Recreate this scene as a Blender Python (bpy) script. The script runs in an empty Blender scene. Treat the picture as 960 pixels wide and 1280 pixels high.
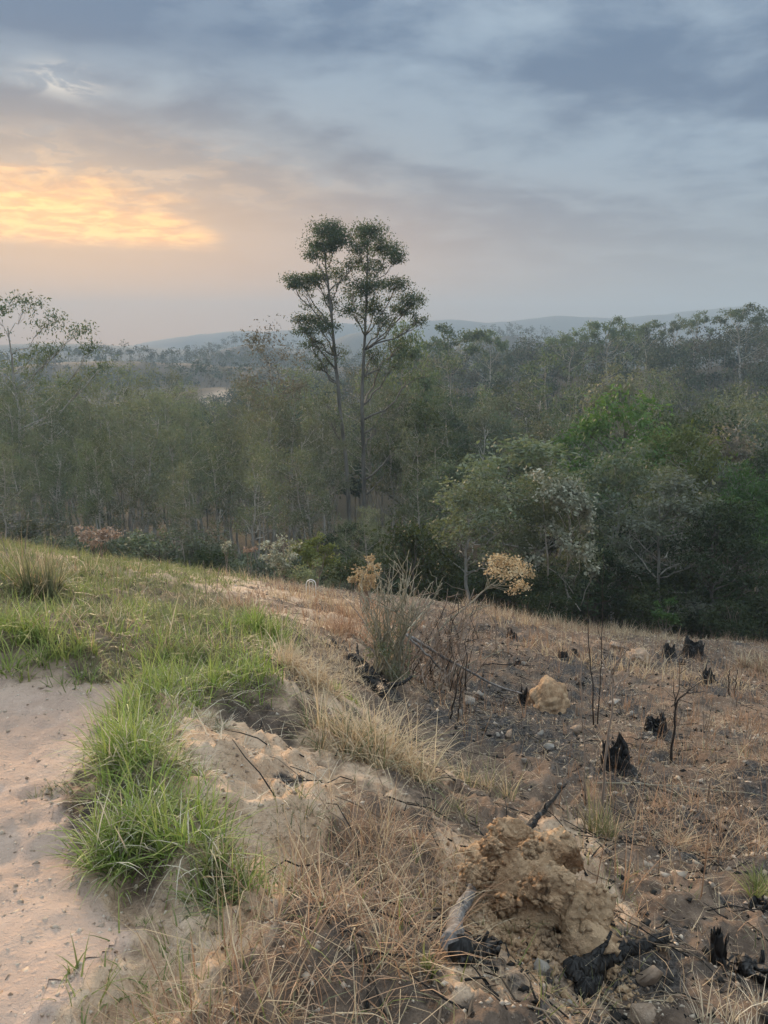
import bpy, bmesh, math, random
import numpy as np
from mathutils import Vector, Quaternion

scene = bpy.context.scene
COL = scene.collection
R = math.radians

# ------------------------------------------------------------------ camera, sky, sun, exposure
CAM_H, PITCH, F = 1.65, R(12.3), 960.0          # eye height, pitch down, focal length in photo pixels
cam_data = bpy.data.cameras.new("camera")
cam = bpy.data.objects.new("camera", cam_data)
COL.objects.link(cam)
cam.location = (0, 0, CAM_H)
cam.rotation_euler = (R(90) - PITCH, 0, 0)
cam_data.sensor_fit = 'HORIZONTAL'
cam_data.sensor_width = 36.0
cam_data.lens = 36.0 * F / 960.0
cam_data.clip_start = 0.05
cam_data.clip_end = 5000
scene.camera = cam

SUN_AZ, SUN_EL = R(-23.0), R(10.0)
S = Vector((math.sin(SUN_AZ) * math.cos(SUN_EL), math.cos(SUN_AZ) * math.cos(SUN_EL), math.sin(SUN_EL)))


class NT:
    """small helper to write node trees"""
    def __init__(self, tree):
        self.t = tree
        tree.nodes.clear()

    def n(self, typ, ins=None, out=0, **props):
        nd = self.t.nodes.new(typ)
        for k, v in props.items():
            setattr(nd, k, v)
        for k, v in (ins or {}).items():
            self.put(nd.inputs[k], v)
        return nd.outputs[out] if len(nd.outputs) else nd

    def put(self, sock, v):
        if isinstance(v, bpy.types.NodeSocket):
            self.t.links.new(v, sock)
        elif isinstance(v, (tuple, list)) and len(v) == 3 and sock.type == 'RGBA':
            sock.default_value = (*v, 1)
        else:
            sock.default_value = v

    def m(self, op, a, b=0.0, c=0.0, clamp=False):
        nd = self.t.nodes.new('ShaderNodeMath')
        nd.operation = op
        nd.use_clamp = clamp
        for i, v in enumerate((a, b, c)):
            self.put(nd.inputs[i], v)
        return nd.outputs[0]

    def mix(self, f, a, b, blend='MIX'):
        nd = self.t.nodes.new('ShaderNodeMix')
        nd.data_type = 'RGBA'
        nd.blend_type = blend
        nd.clamp_factor = True
        self.put(nd.inputs[0], f)
        self.put(nd.inputs[6], a)
        self.put(nd.inputs[7], b)
        return nd.outputs[2]

    def ss(self, v, lo, hi, tlo=0.0, thi=1.0):
        nd = self.t.nodes.new('ShaderNodeMapRange')
        nd.interpolation_type = 'SMOOTHSTEP'
        for i, x in enumerate((v, lo, hi, tlo, thi)):
            self.put(nd.inputs[i], x)
        return nd.outputs[0]

    def noise(self, vec, scale, detail=4.0, rough=0.5, dist=0.0, out=0):
        return self.n('ShaderNodeTexNoise', {'Vector': vec, 'Scale': scale, 'Detail': detail,
                                              'Roughness': rough, 'Distortion': dist}, out)

    def comb(self, x, y, z):
        return self.n('ShaderNodeCombineXYZ', {0: x, 1: y, 2: z})


def build_world():
    w = bpy.data.worlds.new("World")
    scene.world = w
    w.use_nodes = True
    g = NT(w.node_tree)
    d = g.n('ShaderNodeTexCoord')
    sep = w.node_tree.nodes.new('ShaderNodeSeparateXYZ')
    w.node_tree.links.new(d, sep.inputs[0])
    x, y, z = sep.outputs
    zc = g.m('MAXIMUM', z, 0.0)
    az = g.m('ARCTAN2', x, y)
    el = g.m('ARCSINE', z)
    # a flat cloud layer overhead, seen in perspective
    k = g.m('ADD', zc, 0.10)
    px, py = g.m('DIVIDE', x, k), g.m('DIVIDE', y, k)
    p = g.comb(px, py, 0.0)
    ps = g.comb(g.m('ADD', g.m('MULTIPLY', px, 0.62), g.m('MULTIPLY', py, 0.42)),
                g.m('ADD', g.m('MULTIPLY', px, -0.55), py), 3.1)
    n1 = g.noise(ps, 0.85, 8, 0.56, 0.35)
    n2 = g.noise(p, 2.7, 7, 0.58, 0.25)
    n3 = g.noise(p, 7.0, 5, 0.6, 0.5)
    daz = g.m('SUBTRACT', az, SUN_AZ)
    near = g.m('POWER', 2.718, g.m('MULTIPLY', g.m('MULTIPLY', daz, daz), -3.6))    # wide warm side
    low = g.ss(el, R(15), R(1.5))
    veil = g.ss(el, R(13), R(2))
    tone = g.ss(g.m('ADD', g.m('MULTIPLY', n1, 0.56), g.m('MULTIPLY', n2, 0.44)), 0.40, 0.60)
    bank = g.m('MULTIPLY', g.m('MULTIPLY', g.ss(g.m('ADD', el, g.m('MULTIPLY', n2, R(6))), R(19.5), R(23)), g.ss(el, R(40), R(27))), g.ss(az, R(4), R(-14)))
    tone = g.m('SUBTRACT', tone, g.m('MULTIPLY', bank, 0.7), clamp=True)
    dark, light = (0.038, 0.065, 0.112), (0.122, 0.160, 0.204)
    cloud = g.mix(tone, dark, light)
    cloud = g.mix(g.m('MULTIPLY', near, g.ss(el, R(20), R(9), 0.0, 0.5)), cloud, (0.180, 0.142, 0.102))
    hor = g.mix(near, (0.102, 0.126, 0.146), (0.500, 0.218, 0.052))
    c = g.mix(g.m('MULTIPLY', veil, 0.85), cloud, hor)
    # the break in the cloud in front of the sun: flat lower edge, ragged upper one
    e1 = g.m('DIVIDE', g.m('SUBTRACT', az, R(-25.0)), R(14.6))
    up = g.m('SUBTRACT', el, R(6.9))
    jag = g.m('MULTIPLY', g.m('SUBTRACT', g.noise(g.comb(g.m('MULTIPLY', az, 9.0), g.m('MULTIPLY', el, 34.0), 0.0), 1.6, 6, 0.62, 0.6), 0.5), R(5.0))
    prof = g.m('SUBTRACT', 1.0, g.m('MULTIPLY', e1, e1))
    top = g.m('SUBTRACT', g.m('MULTIPLY', prof, R(3.9)), g.m('ADD', up, jag))
    gap = g.m('MULTIPLY', g.ss(top, R(-1.0), R(2.2)), g.ss(g.m('ADD', up, g.m('MULTIPLY', jag, 0.12)), R(-0.9), R(0.35)))
    gap = g.m('MULTIPLY', gap, g.ss(prof, 0.0, 0.3))
    h1 = g.m('DIVIDE', g.m('SUBTRACT', az, R(-24)), R(17))
    h2 = g.m('DIVIDE', g.m('SUBTRACT', el, R(7.8)), R(5.0))
    halo = g.m('POWER', 2.718, g.m('MULTIPLY', g.m('ADD', g.m('MULTIPLY', h1, h1), g.m('MULTIPLY', h2, h2)), -1.0))
    c = g.mix(g.m('MULTIPLY', halo, 0.55), c, (0.50, 0.27, 0.095))
    c = g.mix(g.m('MULTIPLY', gap, 0.95), c, g.mix(g.ss(n3, 0.40, 0.62), (0.62, 0.285, 0.075), (0.86, 0.44, 0.115)))
    # altocumulus flecks lit from below above it
    e2 = g.m('DIVIDE', daz, R(17))
    e3 = g.m('DIVIDE', g.m('SUBTRACT', el, R(10.8)), R(2.2))
    m2 = g.m('POWER', 2.718, g.m('MULTIPLY', g.m('ADD', g.m('MULTIPLY', e2, e2), g.m('MULTIPLY', e3, e3)), -1.3))
    fl = g.m('MULTIPLY', m2, g.m('ADD', g.m('MULTIPLY', g.ss(n3, 0.46, 0.60), 0.55), g.m('MULTIPLY', g.ss(g.m('ABSOLUTE', g.m('SUBTRACT', n3, 0.5)), 0.045, 0.0), 0.35)))
    c = g.mix(g.m('MULTIPLY', g.m('MULTIPLY', fl, g.ss(n2, 0.40, 0.60)), 0.6), c, (0.62, 0.36, 0.15))
    # small thin spot higher up
    e4 = g.m('DIVIDE', g.m('SUBTRACT', az, R(-20.8)), R(1.9))
    e5 = g.m('DIVIDE', g.m('SUBTRACT', el, R(16.0)), R(0.8))
    m3 = g.m('POWER', 2.718, g.m('MULTIPLY', g.m('ADD', g.m('MULTIPLY', e4, e4), g.m('MULTIPLY', e5, e5)), -1.0))
    c = g.mix(g.m('MULTIPLY', g.m('MULTIPLY', m3, g.ss(n3, 0.42, 0.58)), 0.7), c, (0.46, 0.41, 0.34))
    # overhead cloud boosted and warmed beyond the visible band, added to light the ground
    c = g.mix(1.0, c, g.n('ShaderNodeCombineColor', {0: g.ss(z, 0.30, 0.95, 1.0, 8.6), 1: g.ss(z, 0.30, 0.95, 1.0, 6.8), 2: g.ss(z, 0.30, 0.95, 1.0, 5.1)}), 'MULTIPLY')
    c = g.mix(g.ss(z, 0.0, -0.06), c, (0.10, 0.09, 0.08))
    sky = g.n('ShaderNodeTexSky', sky_type='NISHITA', sun_disc=False, sun_elevation=SUN_EL,
              sun_rotation=SUN_AZ, air_density=1.2, dust_density=1.5, altitude=700.0)
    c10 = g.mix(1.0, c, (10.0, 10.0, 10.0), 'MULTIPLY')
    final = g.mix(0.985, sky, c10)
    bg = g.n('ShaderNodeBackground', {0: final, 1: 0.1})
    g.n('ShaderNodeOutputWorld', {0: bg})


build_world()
sun_data = bpy.data.lights.new("sun", 'SUN')
sun_data.energy = 3.6
sun_data.angle = R(10)
sun_data.color = (1.0, 0.72, 0.46)
sun = bpy.data.objects.new("sun", sun_data)
COL.objects.link(sun)
sun.rotation_euler = (-S).to_track_quat('-Z', 'Y').to_euler()
sun.location = (-20, 40, 40)

scene.view_settings.view_transform = 'Standard'
scene.view_settings.look = 'None'
scene.view_settings.exposure = 1.4
scene.view_settings.gamma = 1.0
scene.view_settings.use_curve_mapping = False
scene.render.engine = 'CYCLES'
cy = scene.cycles
cy.use_denoising = True
try:
    cy.denoiser = 'OPENIMAGEDENOISE'
    cy.denoising_input_passes = 'RGB_ALBEDO_NORMAL'
except Exception:
    pass
cy.max_bounces = 5
cy.diffuse_bounces = 3
cy.glossy_bounces = 2
cy.transmission_bounces = 3
cy.volume_bounces = 1
cy.transparent_max_bounces = 4
cy.use_adaptive_sampling = True
cy.adaptive_threshold = 0.02
cy.sample_clamp_indirect = 6.0

HAZE_DENSITY = 0.00075

# ------------------------------------------------------------------ numeric helpers
rng = np.random.default_rng(11)


def hash2(ix, iy, s):
    h = (ix.astype(np.int64) * 374761393 + iy.astype(np.int64) * 668265263 + s * 1442695041) & 0x7fffffff
    h = ((h ^ (h >> 13)) * 1274126177) & 0x7fffffff
    return ((h ^ (h >> 16)) & 0xffffff) / float(0xffffff)


def vnoise(x, y, s=0):
    x, y = np.asarray(x, float), np.asarray(y, float)
    ix, iy = np.floor(x).astype(np.int64), np.floor(y).astype(np.int64)
    fx, fy = x - ix, y - iy
    fx, fy = fx * fx * (3 - 2 * fx), fy * fy * (3 - 2 * fy)
    a, b = hash2(ix, iy, s), hash2(ix + 1, iy, s)
    c, d = hash2(ix, iy + 1, s), hash2(ix + 1, iy + 1, s)
    return (a + (b - a) * fx) * (1 - fy) + (c + (d - c) * fx) * fy - 0.5


def fbm(x, y, s=0, oct=4, gain=0.5):
    t, a = 0, 1.0
    for i in range(oct):
        t = t + a * vnoise(np.asarray(x) * 2 ** i + 17.3 * i, np.asarray(y) * 2 ** i - 9.1 * i, s + i)
        a *= gain
    return t


def noise3(P, sc, s=0, oct=4, gain=0.5):
    """cheap 3-D fractal noise from three planes"""
    x, y, z = P[:, 0] * sc, P[:, 1] * sc, P[:, 2] * sc
    return (fbm(x + 0.37 * z, y + 0.29 * z, s, oct, gain) + fbm(y - 0.33 * x, z + 0.21 * x, s + 31, oct, gain)
            + fbm(z - 0.27 * y, x + 0.39 * y, s + 57, oct, gain)) / 2.0


CP, SP = math.cos(PITCH), math.sin(PITCH)


def ray(u, v):
    a, b = (u - 480.0) / F, (640.0 - v) / F
    return np.array([a, CP + b * SP, -SP + b * CP])


def P(u, v, y):
    """the point at forward distance y on the line of sight of photo pixel (u, v)"""
    d = ray(u, v)
    t = y / d[1]
    return np.array([t * d[0], y, CAM_H + t * d[2]])


def project(x, y, z):
    dz = z - CAM_H
    f = np.maximum(y * CP - dz * SP, 0.05)
    up = y * SP + dz * CP
    return 480 + F * x / f, 640 - F * up / f


# ------------------------------------------------------------------ terrain
ctrl = [(-1.0, 1.7, -.13), (-2.4, 4.4, -.43), (-.95, 3.0, -.27), (-3, 2, -.12), (-5.5, 4, -.25), (-.3, .6, 0.0),
        (-4, -3, .15), (0, -3, .1), (4, -3, -.8), (9, 4, -2.7), (15, 13, -5.9), (-11, 6, -.1), (-17, 15, -1.5),
        (13, -3, -2.2), (-1.23, 2.76, -.27)]
for (u, v, y) in [(480, 1280, 1.75), (700, 1280, 2.1), (960, 1280, 2.55), (895, 1205, 3.2), (660, 1200, 2.7),
                  (660, 1030, 4.3), (450, 960, 4.3), (310, 960, 3.75), (300, 1040, 2.9), (400, 1150, 2.2), (520, 1050, 3.2),
                  (350, 860, 5.2), (330, 800, 7.0), (100, 780, 7.0), (0, 690, 14), (50, 740, 9), (200, 715, 16),
                  (250, 760, 10.5), (390, 745, 17), (400, 790, 11), (480, 862, 8.0), (440, 832, 8.4), (600, 880, 10.5),
                  (540, 940, 7.0), (600, 1000, 5.2), (775, 960, 7.0), (820, 918, 9.0), (865, 822, 18), (940, 806, 23),
                  (600, 762, 21), (700, 787, 21), (760, 1060, 4.6), (940, 1000, 6.0), (680, 885, 11), (900, 880, 12.5),
                  (500, 755, 19)]:
    ctrl.append(tuple(P(u, v, y)))
ctrl += [(-9, 29, -7.6), (-22, 29, -6.6), (-3, 31, -9.2), (5, 32, -10.6), (14, 34, -12.4), (27, 34, -13.5),
         (0, 58, -14.6), (-34, 58, -14.6), (34, 58, -18.0), (-60, 95, -21.5), (0, 95, -20.5), (60, 95, -21.0),
         (-70, 150, -27), (0, 150, -20), (80, 150, -14), (-115, 230, -29), (0, 230, -15), (55, 230, -8), (115, 225, -4),
         (180, 230, 0), (-180, 230, -25), (-45, 230, -24), (0, 330, -24), (150, 330, -14), (-150, 330, -28),
         (-60, 20, -2), (60, 20, -10), (-100, 90, -16), (100, 90, -18)]
ctrl = np.array(ctrl)


def _tps_fit(c):
    n = len(c)
    r = np.hypot(c[:, None, 0] - c[None, :, 0], c[:, None, 1] - c[None, :, 1])
    K = np.where(r > 0, r * r * np.log(np.maximum(r, 1e-9)), 0) + np.eye(n) * 1e-3
    Pm = np.c_[np.ones(n), c[:, :2]]
    A = np.zeros((n + 3, n + 3))
    A[:n, :n], A[:n, n:], A[n:, :n] = K, Pm, Pm.T
    return np.linalg.solve(A, np.r_[c[:, 2], 0, 0, 0])


TW = _tps_fit(ctrl)


def sstep(v, a, b):
    t = np.clip((np.asarray(v, float) - a) / (b - a), 0, 1)
    return t * t * (3 - 2 * t)


def tps(x, y):
    out = TW[-3] + TW[-2] * x + TW[-1] * y
    for i, (cx, cyy, _) in enumerate(ctrl):
        r2 = (x - cx) ** 2 + (y - cyy) ** 2
        out = out + TW[i] * 0.5 * r2 * np.log(np.maximum(r2, 1e-12))
    return out


def far_z(x, y):
    z = -24 + 2.0 * fbm(x / 90, y / 90, 5, 3)
    z = z + 15 * np.exp(-((x + 170) / 120) ** 2 - ((y - 470) / 70) ** 2)
    z = z + 12 * np.exp(-((x - 30) / 110) ** 2 - ((y - 520) / 70) ** 2)
    z = z + 22 * np.exp(-((x - 330) / 150) ** 2 - ((y - 480) / 120) ** 2)
    z = z + 33 * np.exp(-((x - 110) / 70) ** 2 - ((y - 690) / 80) ** 2)
    z = z + 26 * np.exp(-((x + 120) / 60) ** 2 - ((y - 720) / 80) ** 2)
    # the long ridge at the back, higher to the right
    crest = 62 + 0.055 * x + 34 * fbm(x / 300, x * 0 + 3, 8, 4) + 16 * np.exp(-((x - 790) / 200) ** 2)
    z = z + np.maximum(crest, 14) * np.exp(-((y - 1900) / 260) ** 2) + 22 * np.exp(-((y - 1250) / 160) ** 2) * (1 + 1.5 * fbm(x / 260, x * 0 + 9, 12, 3))
    return z


def base_height(x, y):
    x, y = np.asarray(x, float), np.asarray(y, float)
    f = sstep(y, 250, 350)
    xc = np.clip(x, -220, 220)
    near = tps(xc, np.clip(y, -8, 345)) + 9.5 * np.exp(-((x + 62) / 40) ** 2 - ((y - 308) / 34) ** 2)
    return near * (1 - f) + (far_z(x, y) + 9.5 * np.exp(-((x + 62) / 40) ** 2 - ((y - 308) / 34) ** 2)) * f if np.any(f > 0) else near


# zones of the slope, outlined in photo pixels and carried over to the ground they lie on
ZP = {
    'path': [(-400, 850), (60, 850), (130, 853), (195, 857), (170, 880), (125, 903), (92, 945), (66, 1000), (86, 1050),
             (112, 1100), (160, 1140), (170, 1190), (105, 1230), (20, 1290), (-60, 1500), (-400, 1700)],
    'berm': [(205, 852), (300, 830), (345, 850), (250, 905), (190, 960), (195, 1005), (300, 1060), (312, 1130), (275, 1140),
             (205, 1095), (130, 1105), (100, 1060), (112, 990), (103, 945), (150, 890)],
    'meadow': [(-400, 680), (0, 684), (60, 708), (140, 712), (230, 735), (330, 775), (372, 800), (330, 838), (205, 852), (130, 850),
               (0, 848), (-400, 848)],
    'crestdry': [(-400, 655), (0, 662), (120, 690), (260, 705), (370, 735), (470, 752), (470, 790), (400, 800), (250, 752), (60, 738), (-400, 705)],
    'soil': [(220, 915), (290, 905), (360, 940), (420, 985), (430, 1040), (340, 1050), (235, 1010), (215, 960)],
    'soil2': [(560, 1050), (640, 1020), (760, 1040), (790, 1150), (770, 1240), (640, 1290), (560, 1280), (540, 1200), (580, 1150)],
    'ash': [(520, 850), (640, 845), (740, 900), (700, 960), (580, 945), (520, 905)],
    'ash2': [(590, 1160), (640, 1150), (760, 1170), (850, 1165), (860, 1290), (700, 1300), (560, 1240)],
    'field': [(520, 770), (620, 755), (760, 775), (1000, 800), (1500, 820), (1500, 1500), (780, 1500), (700, 1000), (560, 940), (500, 860)],
    'straw': [(150, 1300), (230, 1210), (330, 1150), (370, 1075), (420, 1030), (545, 1050), (565, 1130), (530, 1230), (470, 1300), (440, 1500), (120, 1500)],
    'straw2': [(770, 985), (860, 950), (1300, 940), (1300, 1090), (920, 1085), (790, 1060)],
    'straw3': [(330, 800), (400, 795), (455, 850), (420, 880), (350, 870)],
    'mixgreen': [(20, 1300), (60, 1225), (190, 1180), (300, 1140), (330, 1060), (380, 1020), (420, 1040), (330, 1180), (230, 1260), (200, 1500), (0, 1500)],
    'bank': [(90, 900), (250, 850), (420, 850), (560, 960), (600, 1060), (560, 1500), (-60, 1500), (60, 1240)],
    'ochre': [(405, 770), (465, 762), (510, 770), (505, 815), (440, 815)],
}


def poly_sd(u, v, pts):
    pts = np.array(pts, float)
    inside = np.zeros(u.shape, bool)
    best = np.full(u.shape, 1e18)
    for i in range(len(pts)):
        a, b = pts[i], pts[(i + 1) % len(pts)]
        ab = b - a
        t = np.clip(((u - a[0]) * ab[0] + (v - a[1]) * ab[1]) / max(ab @ ab, 1e-9), 0, 1)
        best = np.minimum(best, (u - a[0] - t * ab[0]) ** 2 + (v - a[1] - t * ab[1]) ** 2)
        cond = (a[1] > v) != (b[1] > v)
        xi = a[0] + (v - a[1]) * ab[0] / (ab[1] if abs(ab[1]) > 1e-9 else 1e-9)
        inside ^= cond & (u < xi)
    return np.where(inside, -1, 1) * np.sqrt(best)


def zones(x, y, zb=None, names=None):
    if zb is None:
        zb = base_height(x, y)
    u, v = project(x, y, zb)
    u = np.clip(u, -390, 1490)
    v = np.clip(v, 600, 1490)
    w = fbm(x * 1.7, y * 1.7, 3, 4) * 46 / np.maximum(1, np.sqrt(np.abs(y)) * 0.7)
    w2 = fbm(x * 7, y * 7, 13, 3) * 30 / np.maximum(1, np.sqrt(np.abs(y)))
    on = sstep(y, 34, 27)
    return {k: np.clip(0.5 - (poly_sd(u + w, v + w * 0.6, ZP[k]) + w2) / np.where(v > 800, 34.0, 16.0), 0, 1) * on for k in (names or ZP)}


def height(x, y):
    """the finished ground surface"""
    x, y = np.asarray(x, float), np.asarray(y, float)
    z = base_height(x, y)
    zn = zones(x, y, z, ('path', 'berm', 'meadow', 'soil'))
    nearw = sstep(y, 40, 22)
    rough = 1 - 0.68 * zn['path']
    zn2 = sstep(x, -.2, 1.0)
    z = z + nearw * rough * (0.15 * fbm(x * 1.1, y * 1.1, 21, 3) + (0.085 + .05 * zn2) * fbm(x * 4.3, y * 4.3, 22, 3))
    z = z + nearw * (0.004 + 0.066 * rough) * fbm(x * 14, y * 14, 23, 3) * (0.6 + 0.8 * sstep(fbm(x * 1.9, y * 1.9, 33, 2), -.2, .3))
    z = z + 0.07 * zn['berm'] + 0.22 * zn['soil'] * (0.7 + fbm(x * 2.2, y * 2.2, 29, 3)) + 0.22 * zn['meadow'] * (.3 + fbm(x * .8, y * .8, 30, 3))
    z = z + sstep(y, 30, 80) * 1.2 * fbm(x / 14, y / 14, 25, 3)
    return z


def hz(x, y):
    return float(height(np.array([x]), np.array([y]))[0])


def ground_at(u, v, y0=1.2, y1=40):
    """where the sight line of a pixel meets the ground"""
    d = ray(u, v)
    ys = y0 * (y1 / y0) ** np.linspace(0, 1, 700)
    t = ys / d[1]
    dz = CAM_H + t * d[2] - height(t * d[0], ys)
    i = np.argmax(dz < 0) if np.any(dz < 0) else len(ys) - 1
    return np.array([t[i] * d[0], ys[i], hz(t[i] * d[0], ys[i])])


def px_m(u, v, y):
    """metres per photo pixel at a point"""
    d = ray(u, v)
    return y / d[1] / F


# ------------------------------------------------------------------ mesh helpers
def mesh_np(name, V, F4=None, F3=None, col=None, uv=None, smooth=False):
    V = np.asarray(V, np.float32)
    me = bpy.data.meshes.new(name)
    F4 = np.zeros((0, 4), np.int32) if F4 is None else np.asarray(F4, np.int32)
    F3 = np.zeros((0, 3), np.int32) if F3 is None else np.asarray(F3, np.int32)
    me.vertices.add(len(V))
    me.vertices.foreach_set('co', V.ravel())
    nl = F4.size + F3.size
    me.loops.add(nl)
    me.loops.foreach_set('vertex_index', np.r_[F4.ravel(), F3.ravel()].astype(np.int32))
    npoly = len(F4) + len(F3)
    me.polygons.add(npoly)
    starts = np.r_[np.arange(len(F4)) * 4, F4.size + np.arange(len(F3)) * 3].astype(np.int32)
    me.polygons.foreach_set('loop_start', starts)
    if smooth:
        me.polygons.foreach_set('use_smooth', np.ones(npoly, bool))
    me.update(calc_edges=True)
    me.validate()
    if col is not None:
        for nm, c in (col.items() if isinstance(col, dict) else (('Col', col),)):
            c = np.asarray(c, np.float32)
            if c.shape[1] == 3:
                c = np.c_[c, np.ones(len(c), np.float32)]
            at = me.attributes.new(nm, 'FLOAT_COLOR', 'POINT')
            at.data.foreach_set('color', c.astype(np.float32).ravel())
    return me


class MB:
    """collects pieces, builds one mesh"""
    def __init__(self):
        self.V, self.F4, self.F3, self.C, self.n = [], [], [], [], 0

    def add(self, V, F4=None, F3=None, C=None):
        V = np.asarray(V, float).reshape(-1, 3)
        if F4 is not None and len(F4):
            self.F4.append(np.asarray(F4) + self.n)
        if F3 is not None and len(F3):
            self.F3.append(np.asarray(F3) + self.n)
        self.V.append(V)
        self.C.append(np.tile([0.5, 0.5, 0.5], (len(V), 1)) if C is None else np.broadcast_to(np.asarray(C, float), (len(V), 3)))
        self.n += len(V)
        return self

    def mesh(self, name, smooth=False):
        return mesh_np(name, np.concatenate(self.V), np.concatenate(self.F4) if self.F4 else None,
                       np.concatenate(self.F3) if self.F3 else None, np.concatenate(self.C), smooth=smooth)


def tube(pts, rad, sides=6, wob=0.0, seed=0):
    pts = np.asarray(pts, float)
    n = len(pts)
    rad = np.broadcast_to(np.asarray(rad, float), (n,))
    T = np.gradient(pts, axis=0)
    T /= np.maximum(np.linalg.norm(T, axis=1, keepdims=True), 1e-9)
    ref = np.array([0.31, 0.87, 0.12]) if abs(T[0, 2]) > 0.5 else np.array([0.1, 0.15, 1.0])
    A = np.cross(T, ref)
    A /= np.maximum(np.linalg.norm(A, axis=1, keepdims=True), 1e-9)
    B = np.cross(T, A)
    th = np.linspace(0, 2 * np.pi, sides, endpoint=False)
    rr = rad[:, None] * np.ones(sides)
    if wob:
        r2 = np.random.default_rng(seed)
        rr = rr * (1 + wob * r2.uniform(-1, 1, (n, sides)))
    V = pts[:, None] + rr[..., None] * (np.cos(th)[None, :, None] * A[:, None] + np.sin(th)[None, :, None] * B[:, None])
    i = np.arange(n - 1)[:, None] * sides
    j = np.arange(sides)[None]
    j2 = (j + 1) % sides
    F4 = np.stack([i + j, i + j2, i + sides + j2, i + sides + j], -1).reshape(-1, 4)
    V = np.r_[V.reshape(-1, 3), pts[:1], pts[-1:]]
    a, b = n * sides, n * sides + 1
    jj = np.arange(sides)
    F3 = np.r_[np.c_[np.full(sides, a), (jj + 1) % sides, jj],
               np.c_[np.full(sides, b), (n - 1) * sides + jj, (n - 1) * sides + (jj + 1) % sides]]
    return V, F4, F3


def curve(p0, p1, n=6, sag=0.0, wig=0.0, r=None):
    t = np.linspace(0, 1, n)[:, None]
    p0, p1 = np.asarray(p0, float), np.asarray(p1, float)
    q = p0 + (p1 - p0) * t
    L = np.linalg.norm(p1 - p0)
    q[:, 2] += (sag * L * 4 * t * (1 - t))[:, 0]
    if wig and r is not None:
        w = r.normal(0, wig * L, (n, 3)) * (4 * t * (1 - t)) ** 0.5
        q += w
    return q


def unit(a):
    return a / np.maximum(np.linalg.norm(a, axis=-1, keepdims=True), 1e-9)


def leaf_quads(r, pos, size, droop=0.0, up=0.4, aspect=0.42, out=None):
    n = len(pos)
    size = np.broadcast_to(size, (n,)) * r.uniform(0.65, 1.35, n)
    d = r.normal(0, 1, (n, 3))
    if out is not None:
        d += out
    d[:, 2] -= droop
    d = unit(d)
    nn = r.normal(0, 1, (n, 3))
    nn[:, 2] += up * 2
    w = unit(np.cross(d, nn))
    fold = unit(np.cross(w, d)) * size[:, None] * 0.08
    L, W = size[:, None], size[:, None] * aspect * 0.5
    V = np.stack([pos, pos + d * L * .45 + w * W + fold, pos + d * L, pos + d * L * .45 - w * W + fold], 1).reshape(-1, 3)
    return V, np.arange(n * 4).reshape(-1, 4)


def clump_points(r, c, rad, n, tight=0.30):
    """leaf positions of one foliage clump: many small sprays inside an uneven ellipsoid"""
    k = max(3, n // 34)
    d = unit(r.normal(0, 1, (k, 3)))
    d[:, 2] = d[:, 2] * 0.85 + 0.12
    sub = d * r.uniform(0.35, 1.0, (k, 1)) * np.array(rad)
    idx = r.integers(0, k, n)
    off = np.clip(r.normal(0, 1, (n, 3)), -1.75, 1.75) * tight * np.array(rad) * r.uniform(0.5, 1.1, (k, 1))[idx]
    return np.asarray(c) + sub[idx] + off, sub + np.asarray(c), d[idx]


def crown_mesh(name, r, clumps, size, per=1.0, droop=0.2, up=0.4, aspect=0.42, tight=0.30, tint=None):
    mb = MB()
    subs = []
    for (c, rad, n) in clumps:
        n = max(6, int(n * per))
        pos, sub, out = clump_points(r, c, rad, n, tight)
        subs.append((np.asarray(c), sub))
        V, F4 = leaf_quads(r, pos, size, droop, up, aspect, out * 0.5)
        cl = np.c_[np.repeat(r.uniform(0, 1, n), 4), np.full(n * 4, r.uniform(0, 1)), np.zeros(n * 4)]
        mb.add(V, F4, None, cl)
    return mb.mesh(name), subs


# grass blades: base points, bent ribbons
def blades(r, base, length, width, lean, curl, az=None, seg=3):
    n = len(base)
    length, width = np.broadcast_to(length, (n,)), np.broadcast_to(width, (n,))
    lean, curl = np.broadcast_to(lean, (n,)), np.broadcast_to(curl, (n,))
    az = r.uniform(0, 2 * np.pi, n) if az is None else az
    h = np.stack([np.cos(az), np.sin(az), np.zeros(n)], 1)
    side = np.stack([-np.sin(az), np.cos(az), np.zeros(n)], 1)
    tw = r.uniform(-0.9, 0.9, n)[:, None]
    side = side * np.cos(tw) + h * np.sin(tw)
    p = np.array(base, float)
    rows = []
    prof = np.linspace(0, 1, seg + 1)
    wp = (1 - prof ** 1.6) * 0.92 + 0.08
    for i in range(seg + 1):
        w = side * (width * wp[i] * 0.5)[:, None]
        rows += [p - w, p + w]
        th = lean + curl * (i + 0.5) / seg
        p = p + (h * np.sin(th)[:, None] + np.array([0, 0, 1.0]) * np.cos(th)[:, None]) * (length / seg)[:, None]
    V = np.stack(rows, 1)                      # n, 2(seg+1), 3
    k = 2 * (seg + 1)
    b = np.arange(n)[:, None] * k
    F4 = np.concatenate([np.stack([b[:, 0] + 2 * i, b[:, 0] + 2 * i + 1, b[:, 0] + 2 * i + 3, b[:, 0] + 2 * i + 2], 1) for i in range(seg)])
    return V.reshape(-1, 3), F4, k, np.repeat(prof, 2)


def blade_cols(r, n, k, prof, a, b, tip, var=0.25):
    """per-blade colour between a and b, going to the dry colour tip towards the point"""
    t = r.uniform(0, 1, (n, 1))
    c = (np.array(a) * (1 - t) + np.array(b) * t) * r.uniform(1 - var, 1 + var, (n, 1))
    dry = (r.uniform(0, 1, (n, 1, 1)) ** 1.5) * (prof[None, :, None] ** 2)
    return (c[:, None] * (1 - dry) + np.array(tip) * dry).reshape(-1, 3)


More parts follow.
